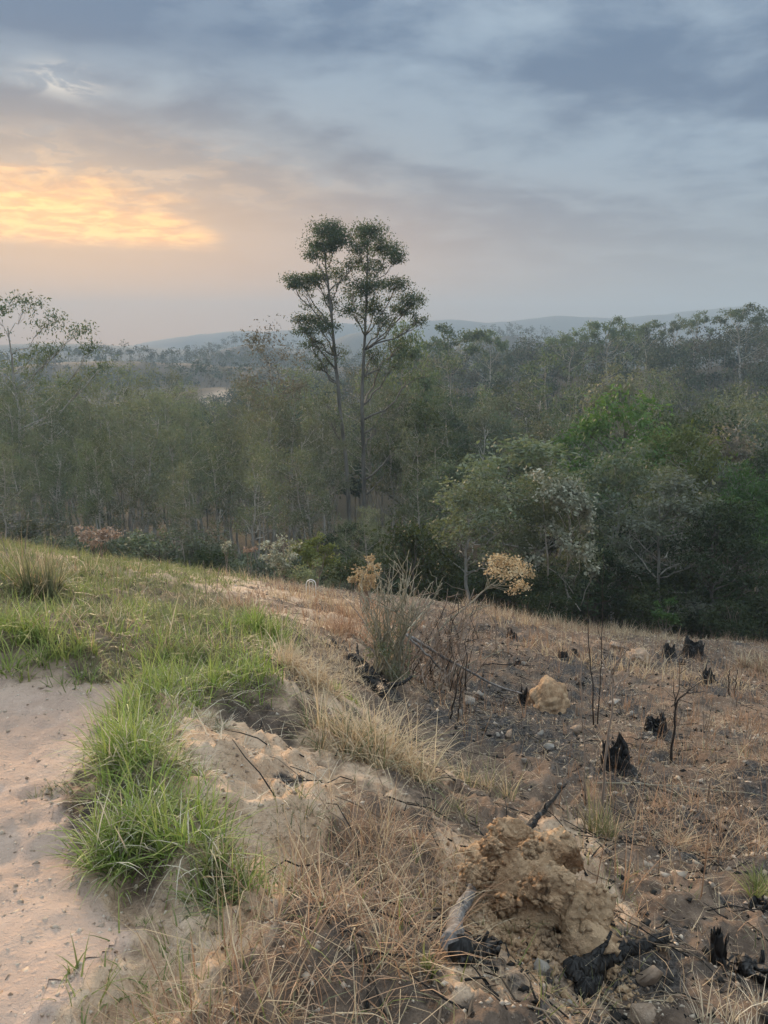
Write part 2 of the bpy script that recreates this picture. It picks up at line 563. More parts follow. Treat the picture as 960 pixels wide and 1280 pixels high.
# ------------------------------------------------------------------ objects helpers
def obj(name, me, mat=None, parent=None, loc=None):
    o = bpy.data.objects.new(name, me)
    COL.objects.link(o)
    if mat is not None:
        me.materials.append(mat)
    if parent is not None:
        o.parent = parent
    if loc is not None:
        o.location = loc
    return o


def tag(o, label=None, cat=None, group=None, kind=None):
    for k, v in (('label', label), ('category', cat), ('group', group), ('kind', kind)):
        if v:
            o[k] = v
    return o


def thing(name, loc, label, cat, group=None, rz=0.0):
    o = bpy.data.objects.new(name, None)
    COL.objects.link(o)
    o.empty_display_size = 0.2
    o.location = loc
    o.rotation_euler = (0, 0, rz)
    return tag(o, label, cat, group)


def copy_tree(root, loc, rz, sc, label=None, group=None):
    c = root.copy()
    COL.objects.link(c)
    c.location, c.rotation_euler, c.scale = loc, (0, 0, rz), sc
    if label:
        c['label'] = label
    if group:
        c['group'] = group
    for ch in root.children:
        k = ch.copy()
        COL.objects.link(k)
        k.parent = c
    return c


# ------------------------------------------------------------------ materials
def new_mat(name):
    m = bpy.data.materials.new(name)
    m.use_nodes = True
    return m, NT(m.node_tree)


def leaf_mat(name, c1, c2, c3=None, trans=0.35, rnd=0.6, thru=(1.2, 1.35, 0.85)):
    """leaf colour between c1 and c2, whole plant shifted towards c3"""
    m, g = new_mat(name)
    at = g.n('ShaderNodeAttribute', attribute_name='Col')
    sp = g.t.nodes.new('ShaderNodeSeparateColor')
    g.t.links.new(at, sp.inputs[0])
    oi = g.t.nodes.new('ShaderNodeObjectInfo')
    f = g.m('ADD', g.m('MULTIPLY', sp.outputs[0], 0.6), g.m('MULTIPLY', sp.outputs[1], 0.4))
    c = g.mix(f, c1, c2)
    if c3 is not None:
        c = g.mix(g.m('MULTIPLY', oi.outputs['Random'], 0.8), c, c3)
    v = g.m('ADD', 1.0 - rnd / 2, g.m('MULTIPLY', g.m('FRACT', g.m('MULTIPLY', oi.outputs['Random'], 7.31)), rnd))
    c = g.mix(1.0, c, g.n('ShaderNodeCombineColor', {0: v, 1: v, 2: v}), 'MULTIPLY')
    df = g.n('ShaderNodeBsdfPrincipled', {'Base Color': c, 'Roughness': 0.6, 'Specular IOR Level': 0.25})
    tr = g.n('ShaderNodeBsdfTranslucent', {'Color': g.mix(1.0, c, thru, 'MULTIPLY')})
    g.n('ShaderNodeOutputMaterial', {0: g.n('ShaderNodeMixShader', {0: trans, 1: df, 2: tr})})
    return m


def attr_mat(name, trans=0.3, rough=0.7):
    m, g = new_mat(name)
    at = g.n('ShaderNodeAttribute', attribute_name='Col')
    df = g.n('ShaderNodeBsdfPrincipled', {'Base Color': at, 'Roughness': rough, 'Specular IOR Level': 0.2})
    if trans > 0:
        tr = g.n('ShaderNodeBsdfTranslucent', {'Color': at})
        df = g.n('ShaderNodeMixShader', {0: trans, 1: df, 2: tr})
    g.n('ShaderNodeOutputMaterial', {0: df})
    return m


def bark_mat(name, c1, c2, scale=3.0, bump=0.4):
    m, g = new_mat(name)
    tc = g.n('ShaderNodeTexCoord', out=3)
    mp = g.n('ShaderNodeMapping', {'Vector': tc, 'Scale': (scale, scale, scale * 0.22)})
    n1 = g.noise(mp, 2.0, 6, 0.65, 0.4)
    n2 = g.noise(tc, scale * 0.35, 3, 0.5)
    c = g.mix(g.ss(g.m('ADD', g.m('MULTIPLY', n1, 0.6), g.m('MULTIPLY', n2, 0.4)), 0.35, 0.65), c1, c2)
    b = g.n('ShaderNodeBump', {'Strength': bump, 'Distance': 0.03, 'Height': n1})
    g.n('ShaderNodeOutputMaterial', {0: g.n('ShaderNodeBsdfPrincipled', {'Base Color': c, 'Roughness': 0.85, 'Normal': b, 'Specular IOR Level': 0.2})})
    return m


def char_mat():
    m, g = new_mat('charred_wood')
    tc = g.n('ShaderNodeTexCoord', out=3)
    mp = g.n('ShaderNodeMapping', {'Vector': tc, 'Scale': (26, 26, 9)})
    vo = g.n('ShaderNodeTexVoronoi', {'Vector': mp, 'Scale': 1.0}, feature='DISTANCE_TO_EDGE')
    n = g.noise(tc, 14, 5, 0.6)
    ash = g.ss(g.noise(tc, 7, 4, 0.6), 0.58, 0.70)
    c = g.mix(g.m('MULTIPLY', ash, 0.7), g.mix(n, (0.007, 0.007, 0.007), (0.034, 0.030, 0.027)), (0.19, 0.18, 0.17))
    h = g.m('ADD', g.ss(vo, 0.0, 0.25), g.m('MULTIPLY', n, 0.6))
    b = g.n('ShaderNodeBump', {'Strength': 0.9, 'Distance': 0.02, 'Height': h})
    g.n('ShaderNodeOutputMaterial', {0: g.n('ShaderNodeBsdfPrincipled', {'Base Color': c, 'Roughness': 0.62, 'Normal': b, 'Specular IOR Level': 0.35})})
    return m


def earth_mat(name, c1, c2, c3, scale=6.0):
    m, g = new_mat(name)
    tc = g.n('ShaderNodeTexCoord', out=3)
    n1 = g.noise(tc, scale, 6, 0.65)
    n2 = g.noise(tc, scale * 7, 5, 0.7)
    n3 = g.noise(tc, scale * 0.35, 3, 0.5)
    c = g.mix(g.ss(n1, 0.35, 0.65), c1, c2)
    c = g.mix(g.m('MULTIPLY', g.ss(n2, 0.55, 0.72), 0.6), c, c3)
    c = g.mix(g.ss(n3, 0.56, 0.70, 0.0, 0.6), c, (0.15, 0.105, 0.075))
    wv = g.n('ShaderNodeVectorMath', {0: tc, 1: g.noise(tc, scale * 3, 3, .5, out=1)}, operation='ADD')
    vo = g.n('ShaderNodeTexVoronoi', {'Vector': wv, 'Scale': scale * 4.5}, feature='DISTANCE_TO_EDGE')
    vd = g.n('ShaderNodeTexVoronoi', {'Vector': tc, 'Scale': scale * 16.0})
    h = g.m('ADD', g.m('MULTIPLY', n1, 0.6), g.m('ADD', g.m('MULTIPLY', n2, 0.45), g.m('ADD', g.m('MULTIPLY', g.ss(vo, 0.0, 0.16), 0.30), g.m('MULTIPLY', g.ss(vd, 0.5, 0.0), 0.25))))
    b = g.n('ShaderNodeBump', {'Strength': 0.8, 'Distance': 0.022, 'Height': h})
    g.n('ShaderNodeOutputMaterial', {0: g.n('ShaderNodeBsdfPrincipled', {'Base Color': c, 'Roughness': 0.95, 'Normal': b, 'Specular IOR Level': 0.1})})
    return m


def ground_mat():
    m, g = new_mat('slope_soil')
    geo = g.n('ShaderNodeNewGeometry')
    A = g.t.nodes.new('ShaderNodeSeparateColor')
    g.t.links.new(g.n('ShaderNodeAttribute', attribute_name='ZoneA'), A.inputs[0])
    B = g.t.nodes.new('ShaderNodeSeparateColor')
    g.t.links.new(g.n('ShaderNodeAttribute', attribute_name='ZoneB'), B.inputs[0])
    n_big = g.noise(geo, 0.9, 5, 0.6)
    n_mid = g.noise(geo, 5.0, 6, 0.65)
    n_fine = g.noise(geo, 38.0, 5, 0.7)
    n_grit = g.noise(geo, 110.0, 4, 0.75)
    spk = g.n('ShaderNodeTexVoronoi', {'Vector': geo, 'Scale': 62.0, 'Randomness': 1.0})
    spk2 = g.n('ShaderNodeTexVoronoi', {'Vector': geo, 'Scale': 27.0, 'Randomness': 1.0})
    # clearing soil: grey-brown burnt-over earth with straw litter
    c = g.mix(g.ss(n_mid, 0.35, 0.66), (0.118, 0.084, 0.062), (0.262, 0.188, 0.136))
    c = g.mix(g.ss(n_big, 0.45, 0.62, 0.0, 0.65), c, (0.072, 0.062, 0.055))
    c = g.mix(g.m('MULTIPLY', g.ss(n_fine, 0.55, 0.68), 0.45), c, (0.32, 0.245, 0.18))
    # bare yellow-pink subsoil
    soil = g.mix(g.ss(n_mid, 0.3, 0.7), (0.470, 0.315, 0.200), (0.690, 0.515, 0.365))
    soil = g.mix(g.m('MULTIPLY', g.ss(n_fine, 0.55, 0.7), 0.5), soil, (0.30, 0.20, 0.135))
    c = g.mix(g.ss(g.m('ADD', A.outputs[2], g.m('MULTIPLY', g.m('SUBTRACT', n_mid, 0.5), 0.9)), 0.3, 0.7), c, soil)
    # beaten path
    pth = g.mix(g.ss(n_big, 0.35, 0.65), (0.520, 0.385, 0.300), (0.430, 0.308, 0.236))
    pth = g.mix(g.ss(n_mid, 0.52, 0.72, 0.0, 0.55), pth, (0.590, 0.450, 0.365))
    pth = g.mix(g.m('MULTIPLY', g.ss(n_fine, 0.57, 0.68), 0.45), pth, (0.36, 0.255, 0.19))
    trk = g.noise(g.n('ShaderNodeMapping', {'Vector': geo, 'Scale': (6.0, 1.3, 1.0), 'Rotation': (0, 0, 0.35)}), 1.6, 5, .6, .6)
    pth = g.mix(g.ss(trk, 0.50, 0.68, 0.0, 0.45), pth, (0.34, 0.235, 0.180))
    pth = g.mix(g.m('MULTIPLY', g.ss(n_grit, 0.60, 0.70), 0.45), pth, (0.62, 0.50, 0.41))
    c = g.mix(g.ss(g.m('ADD', A.outputs[0], g.m('MULTIPLY', g.m('SUBTRACT', n_mid, 0.5), 0.7)), 0.3, 0.7), c, pth)
    # ash and charcoal
    ashc = g.mix(g.ss(n_fine, 0.4, 0.65), (0.045, 0.040, 0.037), (0.150, 0.130, 0.115))
    c = g.mix(g.ss(g.m('ADD', A.outputs[1], g.m('MULTIPLY', g.m('SUBTRACT', n_mid, 0.5), 1.5)), 0.35, 0.72), c, ashc)
    # leaf litter and turf under the grass, forest floor
    c = g.mix(g.m('MULTIPLY', B.outputs[1], 0.85), c, g.mix(n_fine, (0.085, 0.085, 0.035), (0.19, 0.165, 0.085)))
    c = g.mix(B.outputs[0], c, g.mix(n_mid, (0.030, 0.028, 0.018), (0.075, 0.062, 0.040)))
    c = g.mix(g.m('MULTIPLY', B.outputs[2], g.ss(g.noise(geo, .12, 3), 0.35, 0.5)), c, (0.46, 0.34, 0.24))
    c = g.mix(g.m('MULTIPLY', g.ss(spk, 0.26, 0.12), g.ss(n_fine, 0.45, 0.6, 0.0, 0.65)), c, g.mix(n_grit, (0.20, 0.135, 0.095), (0.66, 0.54, 0.44)))
    soft = g.m('SUBTRACT', 1.0, g.m('MULTIPLY', A.outputs[0], 0.35))
    h = g.m('ADD', g.m('MULTIPLY', n_mid, 0.5), g.m('ADD', g.m('MULTIPLY', n_fine, 0.32), g.m('ADD', g.m('MULTIPLY', n_grit, 0.16), g.m('ADD', g.m('MULTIPLY', g.ss(spk, 0.35, 0.05), 0.10), g.m('MULTIPLY', g.ss(spk2, 0.45, 0.1), 0.14)))))
    b = g.n('ShaderNodeBump', {'Strength': soft, 'Distance': 0.05, 'Height': h})
    g.n('ShaderNodeOutputMaterial', {0: g.n('ShaderNodeBsdfPrincipled', {'Base Color': c, 'Roughness': 0.95, 'Normal': b, 'Specular IOR Level': 0.12})})
    return m


M_GROUND = ground_mat()
M_CHAR = char_mat()
M_EARTH = earth_mat('loose_yellow_earth', (0.42, 0.262, 0.150), (0.64, 0.445, 0.275), (0.74, 0.57, 0.39), 5.0)
M_STONE = earth_mat('pale_stone', (0.42, 0.37, 0.31), (0.62, 0.57, 0.51), (0.32, 0.26, 0.21), 9.0)
M_TAN_STONE = earth_mat('tan_stone', (0.42, 0.30, 0.21), (0.60, 0.46, 0.35), (0.30, 0.21, 0.15), 7.0)
M_GRASS = attr_mat('grass_blade', 0.38, 0.55)
M_STRAW = attr_mat('dry_grass_blade', 0.25, 0.75)
M_TWIG = bark_mat('dead_twig', (0.22, 0.165, 0.125), (0.38, 0.31, 0.25), 8)
M_PALE_TWIG = bark_mat('pale_stem', (0.21, 0.195, 0.135), (0.37, 0.335, 0.25), 8)
M_BURNT_TWIG = bark_mat('scorched_stem', (0.018, 0.016, 0.015), (0.075, 0.06, 0.05), 8)
M_TRUNK = bark_mat('grey_bark', (0.25, 0.22, 0.18), (0.52, 0.475, 0.41), 2.0)
M_DTRUNK = bark_mat('brown_bark', (0.075, 0.062, 0.048), (0.19, 0.16, 0.13), 2.0)
M_MTRUNK = bark_mat('weathered_bark', (0.11, 0.098, 0.08), (0.25, 0.225, 0.19), 2.0)
M_PTRUNK = bark_mat('pale_bark', (0.26, 0.235, 0.20), (0.50, 0.47, 0.42), 2.0)
M_DRIFT = bark_mat('weathered_grey_wood', (0.10, 0.09, 0.085), (0.42, 0.39, 0.36), 9.0, 0.8)
L_EUC = leaf_mat('eucalyptus_leaf', (0.070, 0.098, 0.058), (0.150, 0.182, 0.115))
L_OLIVE = leaf_mat('olive_leaf', (0.082, 0.112, 0.074), (0.180, 0.206, 0.145), (0.150, 0.146, 0.114))
L_DARK = leaf_mat('dark_green_leaf', (0.026, 0.046, 0.020), (0.064, 0.090, 0.036), (0.062, 0.070, 0.030))
L_GREY = leaf_mat('grey_green_leaf', (0.095, 0.118, 0.070), (0.240, 0.250, 0.165))
L_BRIGHT = leaf_mat('fresh_green_leaf', (0.055, 0.110, 0.030), (0.110, 0.175, 0.055))
L_YELLOW = leaf_mat('yellow_green_leaf', (0.10, 0.125, 0.040), (0.20, 0.205, 0.075))
L_PALE = leaf_mat('pale_cream_leaf', (0.16, 0.175, 0.110), (0.50, 0.48, 0.37), None, 0.2, .3, (1, 1, .9))
L_DRY = leaf_mat('dry_ochre_flower', (0.40, 0.285, 0.145), (0.74, 0.61, 0.39), None, 0.2, .3, (1, .95, .9))
L_RUST = leaf_mat('dry_rust_flower', (0.33, 0.23, 0.165), (0.58, 0.45, 0.35), None, 0.2, .3, (1, .95, .9))
L_MAUVE = leaf_mat('grey_mauve_leaf', (0.115, 0.095, 0.085), (0.225, 0.20, 0.175))
L_FAR = attr_mat('far_leaf', 0.25, 0.7)


def white_paint():
    m, g = new_mat('white_painted_metal')
    g.n('ShaderNodeOutputMaterial', {0: g.n('ShaderNodeBsdfPrincipled', {'Base Color': (0.78, 0.78, 0.76), 'Roughness': 0.35, 'Metallic': 0.0})})
    return m


M_WHITE = white_paint()

# ------------------------------------------------------------------ the ground sheet and the path
def ground_sheet():
    ys = [-30, -20, -12, -7, -4, -2, -1, -0.3]
    y = 0.3
    while y < 2400:
        ys.append(y)
        y += max(0.026, 0.0105 * (y + 0.6)) if y < 60 else 0.016 * y
    ys = np.array(ys)
    c = np.linspace(-1, 1, 421)
    a = 0.68 * c + 0.95 * np.sign(c) * np.abs(c) ** 5
    w = np.where(ys > 0.3, ys + 2.6, 2.9 + (0.3 - ys) * 0.8)
    X = a[None] * w[:, None]
    Y = np.repeat(ys[:, None], len(c), 1)
    x, yv = X.ravel(), Y.ravel()
    z = height(x, yv)
    zn = zones(x, yv, base_height(x, yv))
    ash = np.clip(zn['ash'] * .62 + zn['ash2'] * .55 + zn['field'] * 0.30 + zn['field'] * 0.95 * fbm(x * .8, yv * .8, 41, 4), 0, 1)
    soil = np.clip(zn['soil'] + zn['soil2'] * .75 + zn['ochre'] * .6 + zn['crestdry'] * (.35 + fbm(x * .9, yv * .9, 43, 3)) + zn['mixgreen'] * .75 - zn['straw'] * .35 + zn['bank'] * (.40 + .8 * fbm(x * 2.5, yv * 2.5, 47, 3)), 0, 1)  # straw zone kept darker: shade beneath the straw painted into the soil
    for (su, sv, sw) in ((772, 962, 46), (820, 918, 38), (865, 822, 34), (835, 820, 20), (886, 852, 19), (655, 878, 22), (640, 798, 15), (703, 821, 18), (897, 1206, 26), (950, 1135, 36), (740, 1215, 60), (600, 1195, 34), (470, 858, 30), (352, 975, 20)):
        g_ = ground_at(su, sv, 1.5, 30)
        rr = sw * px_m(su, sv, g_[1]) * 1.5
        dd = np.hypot(x - g_[0], yv - g_[1]) / rr + fbm(x * 6 / max(rr * 4, .5), yv * 6 / max(rr * 4, .5), 91, 3) * .8
        ash = np.maximum(ash, .85 * sstep(dd, 1.25, .35))
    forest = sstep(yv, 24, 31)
    turf = np.clip(zn['berm'] * .8 + zn['meadow'] * (.75 + fbm(x * .9, yv * .9, 44, 3)), 0, 1)
    clearing = np.exp(-((x + 61) / 9) ** 2 - ((yv - 292) / 12) ** 2)
    A = np.c_[zn['path'], ash, soil]
    B = np.c_[forest, turf, np.clip(clearing * 1.6, 0, 1)]
    ny, nx = len(ys), len(c)
    i = (np.arange(ny - 1)[:, None] * nx + np.arange(nx - 1)[None]).ravel()
    F4 = np.c_[i, i + 1, i + nx + 1, i + nx]
    # lower the sheet where the path lies over it
    me = mesh_np('ground', np.c_[x, yv, z], F4, None, {'ZoneA': A, 'ZoneB': B}, smooth=True)
    tag(obj('ground', me, M_GROUND), kind='structure')
    # the path: the same surface, 4 mm proud
    inside = zn['path'] > 0.8
    keep = inside[F4].all(1)
    used = np.unique(F4[keep])
    remap = np.full(len(x), -1)
    remap[used] = np.arange(len(used))
    me2 = mesh_np('path', np.c_[x, yv, z + 0.0004 + 0.0036 * sstep(zn['path'], .8, 1.0)][used], remap[F4[keep]], None, {'ZoneA': A[used], 'ZoneB': B[used]}, smooth=True)
    tag(obj('path', me2, M_GROUND), kind='structure')


ground_sheet()

# ------------------------------------------------------------------ tree prototypes
def trunk_piece(mb, r, pts, rad, sides=6, n=9):
    mb.add(*tube(pts, rad, sides))


def limb_to(mb, r, base, tip, r0, subs, sides=5, twig=True):
    mid = curve(base, tip, 6, -0.06, 0.035, r)
    mb.add(*tube(mid, np.linspace(r0, r0 * 0.42, 6), sides))
    if twig:
        for s in subs[:: max(1, len(subs) // 7)]:
            q = curve(mid[r.integers(3, 6)], s, 4, 0.0, 0.05, r)
            mb.add(*tube(q, np.linspace(r0 * 0.36, r0 * 0.12, 4), 3))


def make_proto(name, r, H, tr, clumps, leaf, size, bark, per=1.0, droop=0.2, up=0.4, aspect=0.42, tight=.30,
               lean=0.03, attach=0.62, fork=None, cat='tree', sides=6, trunk_top=0.9, branch_r=0.42):
    root = thing(name, (0, 0, 0), 'x', cat)
    crown, subs = crown_mesh(name + '_crown', r, clumps, size, per, droop, up, aspect, tight)
    mb = MB()
    n = 10
    t = np.linspace(0, 1, n)
    wx, wy = r.normal(0, lean * H, 2)
    px = wx * t ** 1.5 + np.cumsum(r.normal(0, 0.012 * H, n)) * (t > 0)
    py = wy * t ** 1.5 + np.cumsum(r.normal(0, 0.012 * H, n)) * (t > 0)
    px, py = px - px[0], py - py[0]
    pts = np.c_[px, py, -0.5 + t * (H * trunk_top + 0.5)]
    rad = tr * (1 - 0.82 * t ** 0.9) * (1 + 0.5 * np.exp(-t * 16))
    mb.add(*tube(pts, rad, sides))
    for (c, rd, nn), (cc, sub) in zip(clumps, subs):
        zb = cc[2] - attach * math.hypot(cc[0], cc[1]) - 0.25 * rd[2]
        zb = min(max(zb, 0.22 * H), H * trunk_top * 0.97)
        f = (zb + 0.5) / (H * trunk_top + 0.5)
        b = np.array([np.interp(f, t, px), np.interp(f, t, py), zb])
        r0 = np.interp(f, t, rad) * branch_r + 0.012
        limb_to(mb, r, b, cc - np.array([0, 0, rd[2] * .3]), r0, sub)
    obj('trunk', mb.mesh(name + '_trunk', True), bark, root)
    obj('crown', crown, leaf, root)
    return root


def dome_clumps(r, H, cw, ch, n, leaves, base=0.45, flat=1.0):
    out = []
    for i in range(n):
        th = 2.4 * i + r.uniform(-.4, .4)
        f = math.sqrt((i + .5) / n)
        rr = cw * f * r.uniform(.75, 1.0)
        z = H - ch * (f ** 2) * r.uniform(.5, 1.1) - ch * .15 * r.uniform(0, 1)
        s = cw * r.uniform(.26, .44)
        out.append((np.array([rr * math.cos(th), rr * math.sin(th), z]), (s, s, s * .62 * flat), leaves))
    return out


def slender_clumps(r, H, n, leaves, lo=0.42):
    out = []
    for i in range(n):
        f = lo + (1 - lo) * (i + r.uniform(0, 1)) / n
        th = r.uniform(0, 6.28)
        w = H * (0.045 + 0.09 * math.sin(math.pi * min(1, (f - lo) / (1 - lo) * .8 + .15)))
        rr = w * r.uniform(.4, 1.25)
        s = H * r.uniform(.05, .088)
        out.append((np.array([rr * math.cos(th), rr * math.sin(th), H * f]), (s, s, s * .8), int(leaves * (s / (H * .07)) ** 1.5)))
    return out


def R_(seed):
    return np.random.default_rng(seed)


slender = []
for i in range(6):
    r = R_(100 + i)
    H = 12.0
    slender.append(make_proto('slender_tree', r, H, 0.135, slender_clumps(r, H, 19, 140, .40 + .06 * (i % 3)), L_OLIVE, 0.18, M_TRUNK,
                              droop=0.7, up=.1, aspect=.36, tight=.42, lean=.025, branch_r=.35))
broad = []
for i in range(5):
    r = R_(200 + i)
    H = 9.0
    broad.append(make_proto('broad_tree', r, H, 0.15, dome_clumps(r, H, 2.9, 5.2, 24, 250), L_DARK, 0.21, M_DTRUNK, droop=.3, tight=.36, attach=.8))
spare = []
for i in range(4):
    r = R_(300 + i)
    H = 10.0
    spare.append(make_proto('open_crowned_tree', r, H, 0.13, dome_clumps(r, H, 2.5, 5.8, 22, 215), L_OLIVE, 0.22, M_TRUNK, droop=.5, tight=.40, attach=.9))
emerg = []
for i in range(3):
    r = R_(400 + i)
    H = 14.0
    cl = []
    for k in range(10):
        th, rr = 2.4 * k, 3.2 * math.sqrt((k + .5) / 10)
        s = r.uniform(.9, 1.5)
        cl.append((np.array([rr * math.cos(th), rr * math.sin(th), H - 1.0 - .26 * rr ** 1.5 + r.uniform(-1.7, .4)]), (s, s, s * .6), 230))
    for k in range(4):
        th, rr = r.uniform(0, 6.28), r.uniform(1, 2.6)
        cl.append((np.array([rr * math.cos(th), rr * math.sin(th), H * r.uniform(.5, .75)]), (1, 1, .6), 110))
    emerg.append(make_proto('parasol_crowned_tree', r, H, 0.17, cl, L_EUC, 0.30, M_TRUNK, droop=.5, tight=.3, attach=.85))
r = R_(450)
_cl = []
for (a, b, c, s_, n) in [(-1.2, 0, 13.3, 1.0, 190), (.3, .3, 13.8, 1.1, 210), (1.8, -.3, 13.0, 1.0, 190), (3.0, .4, 12.4, .9, 150), (3.9, 0, 11.6, .8, 120), (-2.6, .3, 12.2, 1.0, 150),
                     (2.2, -.5, 11.6, .9, 120), (3.6, .5, 10.2, .8, 110), (2.4, .2, 9.6, .9, 120), (.8, -.4, 11.2, .9, 90), (-1.6, .3, 10.6, 1.0, 120), (1.4, .4, 8.6, .9, 110),
                     (2.6, -.3, 8.0, .7, 70), (-1.2, 0, 8.6, .9, 80), (.4, .4, 9.8, .7, 60), (4.4, 0, 10.8, .6, 60), (.9, 0, 7.2, .8, 60)]:
    _cl.append((np.array([a, b, c]), (s_, s_, s_ * .55), n))
wispy = [make_proto('wispy_eucalyptus', r, 14.0, .16, _cl, L_EUC, .19, M_TRUNK, droop=.8, up=.1, aspect=.34, tight=.42, attach=.9, per=1.5)]
shrubs = []
for i in range(5):
    r = R_(500 + i)
    H = 2.6
    cl = []
    for k in range(11):
        th, rr = r.uniform(0, 6.28), 1.1 * math.sqrt(r.uniform(0, 1))
        s = r.uniform(.4, .65)
        cl.append((np.array([rr * math.cos(th), rr * math.sin(th), H * r.uniform(.25, .95)]), (s, s, s * .9), 190))
    shrubs.append(make_proto('understory_shrub', r, H, 0.05, cl, L_DARK, 0.15, M_DTRUNK, droop=.3, tight=.38, cat='shrub', attach=.9))

protos_used = set()


def plant(protos, x, y, H, Hp, rz, wide, label, group, name=None, z=None, mats=None, idx=None):
    r = R_(int(abs(x * 1000 + y * 77)) % 99991)
    p = protos[r.integers(0, len(protos)) if idx is None else idx]
    s = H / Hp
    zz = hz(x, y) - 0.15 if z is None else z
    if p.as_pointer() not in protos_used:
        protos_used.add(p.as_pointer())
        o = p
        o.location, o.rotation_euler, o.scale = (x, y, zz), (0, 0, rz), (s * wide, s * wide, s)
        o['label'], o['group'] = label, group
    else:
        o = copy_tree(p, (x, y, zz), rz, (s * wide, s * wide, s), label, group)
    if name:
        o.name = name
    for ch in o.children:
        ch.material_slots[0].link = 'DATA'
    if mats:
        for ch in o.children:
            k = 'crown' if ch.name.startswith('crown') else 'trunk'
            if k in mats:
                ch.material_slots[0].link = 'OBJECT'
                ch.material_slots[0].material = mats[k]
    return o


def height_to(u, v_top, x, y):
    """height of a plant standing at (x, y) whose top shows at photo row v_top"""
    return P(u, v_top, y)[2] - hz(x, y)


def tree_px(protos, Hp, u, v_top, y, wide, label, group=None, name=None, mats=None, idx=None, rz=None):
    x = P(u, v_top, y)[0]
    H = height_to(u, v_top, x, y) * 1.03
    o = plant(protos, x, y, H, Hp, rz if rz is not None else (0.0 if protos is wispy else (u * .37) % 6.28), wide, label, group or 'x', name, mats=mats, idx=idx)
    if group is None and 'group' in o:
        del o['group']
    return o


